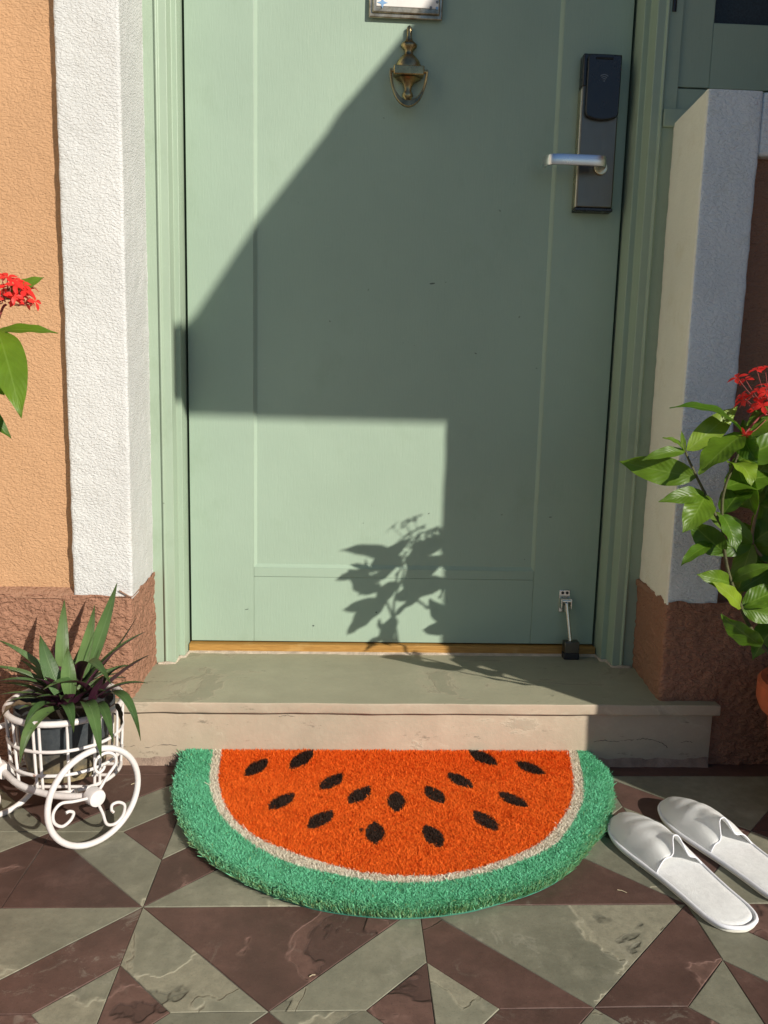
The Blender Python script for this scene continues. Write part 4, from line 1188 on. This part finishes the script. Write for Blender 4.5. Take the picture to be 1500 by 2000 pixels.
# sword-leaved plant in the cart
rho = thing('potted_plant', 'spiky green and purple leaved plant in black plastic pot inside the white cart', 'potted plant', (BC.x, BC.y, 0.059))
PC = (BC.x - 0.001, BC.y + 0.001, 0)
m = MB(); m.lathe([(0.052, 0.0600), (0.055, 0.0615), (0.0665, 0.150), (0.0665, 0.1505), (0.0710, 0.151), (0.0715, 0.164), (0.0690, 0.1645), (0.0670, 0.150)], PC, 40); m.build('pot', M['pot'], rho, True, 35)
m = MB(); m.lathe([(0.066, 0.146), (0.04, 0.151), (0.0, 0.153)][::1], PC, 24); m.build('soil', M['soil'], rho, True)
def A(px, py, y): return at(px, py, 'y', y)
sword = [  # base px, base y, tip px, tip y, width, arch, underside up?
    ((124,1330), -.375, (126,1171), -.336, .0235, .05), ((150,1330), -.375, (185,1181), -.345, .0210, -.05), ((165,1325), -.370, (229,1137), -.338, .0240, -.03),
    ((118,1352), -.425, (78,1240), -.405, .0270, .03), ((138,1355), -.432, (132,1264), -.418, .0250, .03), ((112,1345), -.385, (-8,1248), -.385, .0240, .06),
    ((108,1352), -.395, (-30,1300), -.420, .0200, .08), ((105,1355), -.400, (0,1329), -.445, .0200, .10), ((180,1366), -.410, (84,1347), -.470, .0260, .22),
    ((165,1345), -.385, (283,1234), -.365, .0230, .07), ((188,1362), -.400, (291,1279), -.415, .0250, .04), ((182,1370), -.405, (289,1334), -.430, .0150, .10),
    ((150,1340), -.400, (218,1338), -.480, .0240, .30), ((165,1340), -.380, (266,1206), -.345, .0090, -.04), ((200,1364), -.405, (275,1447), -.475, .0190, .34),
    ((166,1372), -.415, (198,1483), -.505, .0230, .26), ((118,1385), -.420, (39,1492), -.500, .0250, .24), ((108,1378), -.415, (46,1424), -.480, .0180, .22),
    ((124,1380), -.420, (144,1431), -.475, .0190, .26), ((186,1376), -.415, (221,1451), -.480, .0180, .26), ((98,1384), -.420, (36,1386), -.465, .0130, .10),
    ((200,1350), -.370, (262,1300), -.345, .0150, .25), ((150,1350), -.390, (240,1300), -.350, .0180, .05), ((140,1345), -.370, (165,1250), -.330, .0200, .0),
    ((128,1365), -.405, (70,1362), -.450, .0130, .05), ((115,1350), -.375, (45,1275), -.340, .0200, .05), ((105,1360), -.380, (10,1310), -.335, .0170, .1)]
drops = MB()
for k, (b_, by, t_, ty_, w_, ar) in enumerate(sword):
    V = leaf(rho, A(*b_, by), A(*t_, ty_), w_ * .88, [M['sword_top'], M['sword_under']], up=(0, -1, .5) if k < 5 else (0, 0, 1), arch=ar, fold=0.42, side=random.uniform(-.03, .03), nl=14)
    for _ in range(3 if w_ > .018 else 1):
        q = V[random.randrange(15, len(V) - 20)]
        drops.lathe([(0.0002, 0), (0.0011, 0.0003), (0.0009, 0.0010), (0.0002, 0.0013)], (q.x, q.y, q.z + .0002), 6)
for k in range(30):
    a = 2 * math.pi * k / 30 + random.uniform(-.2, .2); ln = random.uniform(.055, .10)
    p0 = Vector((BC.x + .018 * math.cos(a), BC.y + .018 * math.sin(a), .165)); el = random.uniform(.1, 1.0)
    leaf(rho, p0, p0 + Vector((math.cos(a) * math.cos(el), math.sin(a) * math.cos(el), math.sin(el))) * ln, random.uniform(.010, .016), [M['sword_top'], M['sword_under']], arch=.1, fold=.42)
purple = [((158,1350), -.370, (209,1229), -.345, .0190, .0), ((180,1368), -.412, (202,1322), -.440, .0150, .0), ((128,1350), -.385, (103,1262), -.365, .012, .0), ((105,1350), -.39, (20,1318), -.40, .014, .04)]
for b_, by, t_, ty_, w_, ar in purple:
    leaf(rho, A(*b_, by), A(*t_, ty_), w_, [M['sword_under'], M['sword_under']], arch=ar, fold=0.35)
leaf(rho, A(60, 1377, -.45), A(-2, 1412, -.47), .012, [M['dry_leaf'], M['dry_leaf']], arch=.25, fold=.5, wave=.15)
leaf(rho, A(226, 1375, -.43), A(236, 1422, -.44), .007, [M['dry_leaf'], M['dry_leaf']], arch=.2, fold=.5, wave=.2)
tag(drops.build('water_drops', M['water'], rho, True), kind='stuff')

# ------------------------------------------------------------------ red flowered shrubs
def floret_mesh(name, base, head, face, size, rot, bud=False):
    m = MB(); base, head, face = Vector(base), Vector(head), Vector(face).normalized()
    mid = (base + head) / 2 + Vector((0, 0, -0.003))
    m.tube(catmull([base, mid, head], 4), 0.00055, 5, mi=1)
    a_ = face.orthogonal().normalized(); c_ = face.cross(a_)
    for k in range(4):
        an = rot + math.pi / 2 * k; d = a_ * math.cos(an) + c_ * math.sin(an); s_ = face.cross(d)
        w = size * .30
        pts = [head, head + d * size * .35 + s_ * w * .8 + face * size * .10, head + d * size * .35 - s_ * w * .8 + face * size * .10, head + d * size * .7 + s_ * w * .85 + face * size * .05, head + d * size * .7 - s_ * w * .85 + face * size * .05, head + d * size * 1.08 - face * size * .12, head + d * size * .4 + face * size * .04, head + d * size * .72]
        m.add(pts, [(0, 1, 6), (0, 6, 2), (1, 3, 7, 6), (6, 7, 4, 2), (3, 5, 7), (7, 5, 4)])
    me = bpy.data.meshes.new(name); me.from_pydata(m.v, [], m.f); me.materials.append(M['petal']); me.materials.append(M['flower_stem'])
    me.polygons.foreach_set('material_index', m.m); me.polygons.foreach_set('use_smooth', [True] * len(m.f)); me.update()
    return me
def flower(parent, root, centre, rad, n, size, explicit=None):
    root, centre = Vector(root), Vector(centre)
    m = MB(); m.tube(catmull([root, (root * .5 + centre * .5) + Vector((.002, 0, 0)), centre - Vector((0, 0, rad * .55))], 5), 0.0014, 7)
    hub = centre - Vector((0, 0, rad * .55))
    heads = []
    ga = math.pi * (3 - math.sqrt(5))
    for k in range(n):
        z = 1 - 1.25 * (k + .5) / n; r = math.sqrt(max(0, 1 - z * z)); d = Vector((r * math.cos(ga * k), r * math.sin(ga * k), z))
        d += Vector((random.gauss(0, .12), random.gauss(0, .12), random.gauss(0, .10)))
        heads.append(hub + Vector((d.x, d.y, d.z * .8 + .25)) * rad * random.uniform(.82, 1.08))
    for e in (explicit or []): heads.append(Vector(e))
    fl = m.build('flower_cluster', M['flower_stem'], parent, True, 50)
    for h in heads:
        sub = hub + (h - hub) * .25
        me = floret_mesh('floret', sub, h, (h - hub).normalized() + Vector((0, -.25, .35)), size * random.uniform(.85, 1.15), random.uniform(0, 1.5))
        o = bpy.data.objects.new('floret', me); link(o, fl)
    return fl
G = [M['glossy'], M['glossy']]; G_SUN = [M['glossy_sunlit'], M['glossy_sunlit']]
ix = thing('potted_shrub', 'red flowered glossy leaved shrub in terracotta pot right of the door', 'potted plant', (0.592, -0.44, 0))
PR = (0.640, -0.430, 0)
m = MB(); m.lathe([(0.080, 0.001), (0.084, 0.004), (0.102, 0.165), (0.1145, 0.167), (0.1195, 0.180), (0.1195, 0.206), (0.1150, 0.2115), (0.1060, 0.2100), (0.1000, 0.185)], PR, 48); m.build('pot', M['terracotta'], ix, True, 35)
m = MB(); m.lathe([(0.100, 0.180), (0.06, 0.186), (0.0, 0.188)], PR, 24); m.build('soil', M['soil'], ix, True)
YS = -0.475
def stem(parent, pts, r0, r1, mat='stem'):
    path = catmull(pts, 8); m = MB(); m.tube(path, [r0 + (r1 - r0) * i / (len(path) - 1) for i in range(len(path))], 8); m.build('stem', M[mat], parent, True, 50)
stem(ix, [(0.620, -0.440, 0.180), A(1500,1272,-.455), A(1465,1225,-.462), A(1447,1185,-.468), A(1427,1133,YS), A(1416,1084,YS), A(1410,1000,YS), A(1416,952,YS), A(1438,896,YS), A(1454,848,YS)], 0.0034, 0.0015)
stem(ix, [A(1412,1030,YS), A(1392,996,-.47), A(1378,966,-.468), A(1360,930,-.465), A(1340,886,-.465), A(1334,865,-.465)], 0.0024, 0.0012)
stem(ix, [(0.640, -0.430, 0.180), A(1540,1200,-.42), A(1505,1110,-.41), A(1470,1060,-.41), A(1480,990,-.42), A(1500,900,-.42)], 0.0038, 0.0018, 'dry_stem')
stem(ix, [(0.655, -0.420, 0.180), A(1600,1150,-.40), A(1600,1000,-.40), A(1590,900,-.40)], 0.0038, 0.0018, 'dry_stem')
def px_w(px, y): return px / 1574.0 * ((A(1400, 900, y) - CAM_POS).dot(CAM_F))
ixl = [ # base, by, tip, ty, width px, arch, side, up, sunlit colour flag
    ((1453,848), YS, (1308,796), -.492, 34, .13, 0, (0,-.5,1), 0), ((1341,880), -.466, (1440,794), -.455, 42, .05, 0, (.3,-1,.6), 1), ((1336,880), -.466, (1294,855), -.47, 16, .12, 0, (0,-.6,1), 0),
    ((1337,884), -.466, (1331,841), -.466, 10, 0, 0, (0,-1,.1), 1), ((1337,883), -.466, (1252,900), -.475, 22, .12, 0, (0,.2,1), 0), ((1360,932), -.466, (1209,901), -.430, 50, .03, 0, (0,-1,.55), 0),
    ((1450,848), YS, (1364,926), -.500, 62, .05, 0, (-.3,-1,.5), 0), 
    ((1426,905), YS, (1468,950), -.52, 50, .22, 0, (.2,-1,.9), 1), ((1437,903), YS, (1560,842), -.46, 62, .06, 0, (0,-1,.7), 0), ((1458,850), YS, (1570,790), -.46, 56, .1, 0, (0,-1,.8), 0),
    ((1378,968), -.468, (1333,1041), -.505, 54, .12, 0, (-.2,-1,.6), 1), ((1376,966), -.468, (1286,980), -.485, 32, .10, 0, (0,-1,.6), 0), ((1409,1004), YS, (1438,1078), -.505, 40, .08, 0, (.2,-1,.3), 1),
    ((1416,1080), YS, (1346,1018), -.465, 48, .03, 0, (0,-1,.3), 0), ((1392,1062), -.474, (1329,1106), -.49, 26, .10, 0, (0,-1,.8), 0), ((1425,1138), YS, (1360,1122), -.495, 34, .08, 0, (0,-1,.6), 0),
    ((1447,1186), -.468, (1389,1136), -.500, 34, .08, 0, (-.3,-1,.7), 1), ((1429,1135), YS, (1512,1104), -.50, 26, .12, 0, (0,-.6,1), 0), ((1488,1262), -.46, (1408,1200), -.47, 46, .02, 0, (0,-1,.3), 0),
    ((1416,952), YS, (1512,930), -.44, 60, .05, 0, (0,-1,.6), 0), ((1412,1005), YS, (1480,935), -.44, 50, .05, 0, (0,-1,.3), 0), 
    ((1449,1185), -.468, (1530,1150), -.45, 44, .1, 0, (0,-1,.8), 0),
    ((1449,1187), -.468, (1520,1205), -.47, 40, .12, 0, (0,-1,.8), 0), ((1470,1060), -.41, (1440,1170), -.40, 44, .08, 0, (0,-1,.5), 0), ((1470,1060), -.41, (1540,1020), -.43, 56, .1, 0, (0,-1,.6), 0),
    ((1480,990), -.42, (1440,930), -.41, 56, .06, 0, (0,-1,.4), 0), ((1482,985), -.42, (1560,950), -.43, 60, .08, 0, (0,-1,.5), 0), ((1500,900), -.42, (1450,820), -.41, 54, .06, 0, (0,-1,.5), 0), ((1500,900), -.42, (1450,985), -.43, 56, .1, 0, (0,-1,.6), 0),
    ((1500,900), -.42, (1580,860), -.44, 60, .1, 0, (0,-1,.7), 0), ((1510,1110), -.41, (1460,1040), -.40, 52, .05, 0, (0,-1,.5), 0), ((1510,1110), -.41, (1580,1060), -.43, 56, .1, 0, (0,-1,.5), 0), ((1435,895), YS, (1476,1005), -.45, 44, .05, 0, (0,-1,.3), 0),
    ((1540,1200), -.42, (1470,1290), -.44, 50, .1, 0, (0,-1,.7), 0), ((1600,1000), -.40, (1520,960), -.42, 60, .08, 0, (0,-1,.6), 0), ((1600,1000), -.40, (1530,1080), -.42, 56, .1, 0, (0,-1,.6), 0), ((1590,900), -.40, (1540,1000), -.42, 60, .1, 0, (0,-1,.6), 0),
    ((1452,850), YS, (1480,905), -.50, 40, .15, 0, (0,-1,.8), 0)]
for b_, by, t_, ty_, wp, ar, sd_, up_, sunlit in ixl:
    if not sunlit and b_ not in ((1453,848), (1376,966), (1336,880)): up_ = (-.85 + random.uniform(-.15, .2), -.62, .12 + random.uniform(-.1, .25))
    leaf(ix, A(*b_, by), A(*t_, ty_), px_w(wp * 1.22, ty_), G_SUN if (sunlit and random.random() < .8) else G, arch=ar, fold=0.22, up=up_, shape='oval', nl=16, nw=6, side=random.uniform(-.04, .04), wave=.05)
for k in range(26):
    bx0 = random.choice([(1470,1060), (1482,985), (1500,900), (1510,1110), (1530,1160), (1600,1000), (1595,920), (1600,1100)])
    p0 = A(*bx0, -.41 + random.uniform(-.01, .02)); a = random.uniform(0, 6.28)
    leaf(ix, p0, p0 + Vector((math.cos(a) * .085, random.uniform(-.03, .03), math.sin(a) * .06 + .01)), random.uniform(.03, .045), G, arch=.08, fold=.2, up=(random.uniform(-.6, .2), -1, random.uniform(0, .6)), shape='oval', nl=12, nw=4, wave=.04)
flower(ix, A(1454,848,YS), A(1512,778,-.475), 0.040, 22, 0.0125, [A(1440,738,-.48), A(1456,742,-.47), A(1478,722,-.48), A(1494,718,-.475), A(1496,768,-.50), A(1457,850,-.483)])

il = thing('potted_shrub', 'red flowered shrub at left picture edge before the orange wall', 'potted plant', (-0.66, -0.62, 0))
PL_ = (-0.690, -0.640, 0)
m = MB(); m.lathe([(0.075, 0.001), (0.079, 0.004), (0.094, 0.165), (0.105, 0.167), (0.110, 0.180), (0.110, 0.203), (0.105, 0.207), (0.098, 0.206), (0.092, 0.185)], PL_, 40); m.build('pot', M['terracotta'], il, True, 35)
m = MB(); m.lathe([(0.092, 0.182), (0.05, 0.187), (0.0, 0.188)], PL_, 24); m.build('soil', M['soil'], il, True)
YL = -0.60
stem(il, [(-0.690, -0.640, 0.18), (-0.70, -0.63, 0.35), A(-160, 900, YL), A(-70, 780, YL), A(-25, 690, YL), A(-8, 640, YL)], 0.0045, 0.002, 'dry_stem')
stem(il, [(-0.692, -0.642, 0.18), (-0.72, -0.67, 0.4), (-0.75, -0.68, 0.62)], 0.0042, 0.002, 'dry_stem')
lf = [((-8,648), YL, (113,651), -.590, 34, .06, (0,-.7,1)), ((-6,642), YL, (42,817), -.665, 76, .10, (.45,-1,.35)), ((-12,650), YL, (-60,720), -.62, 60, .1, (0,-1,.7)), ((-25,690), YL, (8,772), -.58, 60, .08, (0,-1,.5)),
      ((10,585), -.590, (86,541), -.585, 34, .05, (0,-1,.6)), ((-70,780), YL, (22,856), -.60, 40, .10, (0,-.8,1)), ((-70,780), YL, (-160,740), -.60, 60, .1, (0,-1,.7)), ((-160,900), YL, (-240,960), -.60, 60, .1, (0,-1,.7)),
      ((-160,900), YL, (-60,980), -.62, 60, .1, (0,-1,.7)), ((-25,690), YL, (-120,650), -.62, 60, .1, (0,-1,.7)), ((-120,840), YL, (-220,850), -.58, 60, .1, (0,-1,.7))]
for b_, by, t_, ty_, wp, ar, up_ in lf:
    leaf(il, A(*b_, by), A(*t_, ty_), px_w(wp, ty_), G, arch=ar, fold=0.2, up=up_, shape='oval', nl=18, nw=6, wave=.03)
for k in range(10):
    a = random.uniform(0, 6.28); h = random.uniform(.35, .62); p0 = Vector((-0.69 - (h - .2) * .14, -0.66, h))
    leaf(il, p0, p0 + Vector((math.cos(a) * .08 - .02, math.sin(a) * .09, random.uniform(-.03, .06))), .045, G, arch=.08, fold=.2, shape='oval', nl=12, nw=4)
flower(il, A(-8, 640, YL), A(11, 564, -.60), 0.0310, 40, 0.0105)

# ------------------------------------------------------------------ small litter on the stones
lit = [((1215,1740), 0.012, 2.6, 'pale straw fibre on the maroon stone near the slipper'), ((262,1530), 0.010, .6, 'pale straw fibre on the paving right of the planter cart'), ((380,1642), 0.006, 2, 'tiny straw fibre on the paving by the left rim of the doormat'), ((610,1905), 0.007, .4, 'tiny straw fibre on the big maroon stone in front of the doormat'), ((1245,1690), 0.005, 2.2, 'tiny straw fibre on the grey stone beside the slipper')]
for (px, py), ln, a, lb in lit:
    q = at(px, py, 'z', 0.0016)
    m = MB(); m.tube([(q.x - ln/2 * math.cos(a), q.y - ln/2 * math.sin(a), 0.0011), (q.x, q.y + .0008, 0.0016), (q.x + ln/2 * math.cos(a), q.y + ln/2 * math.sin(a), 0.0011)], 0.0005, 5)
    tag(m.build('straw_fibre', M['chip'], None), lb, 'litter', 'fibres lying on the paving')
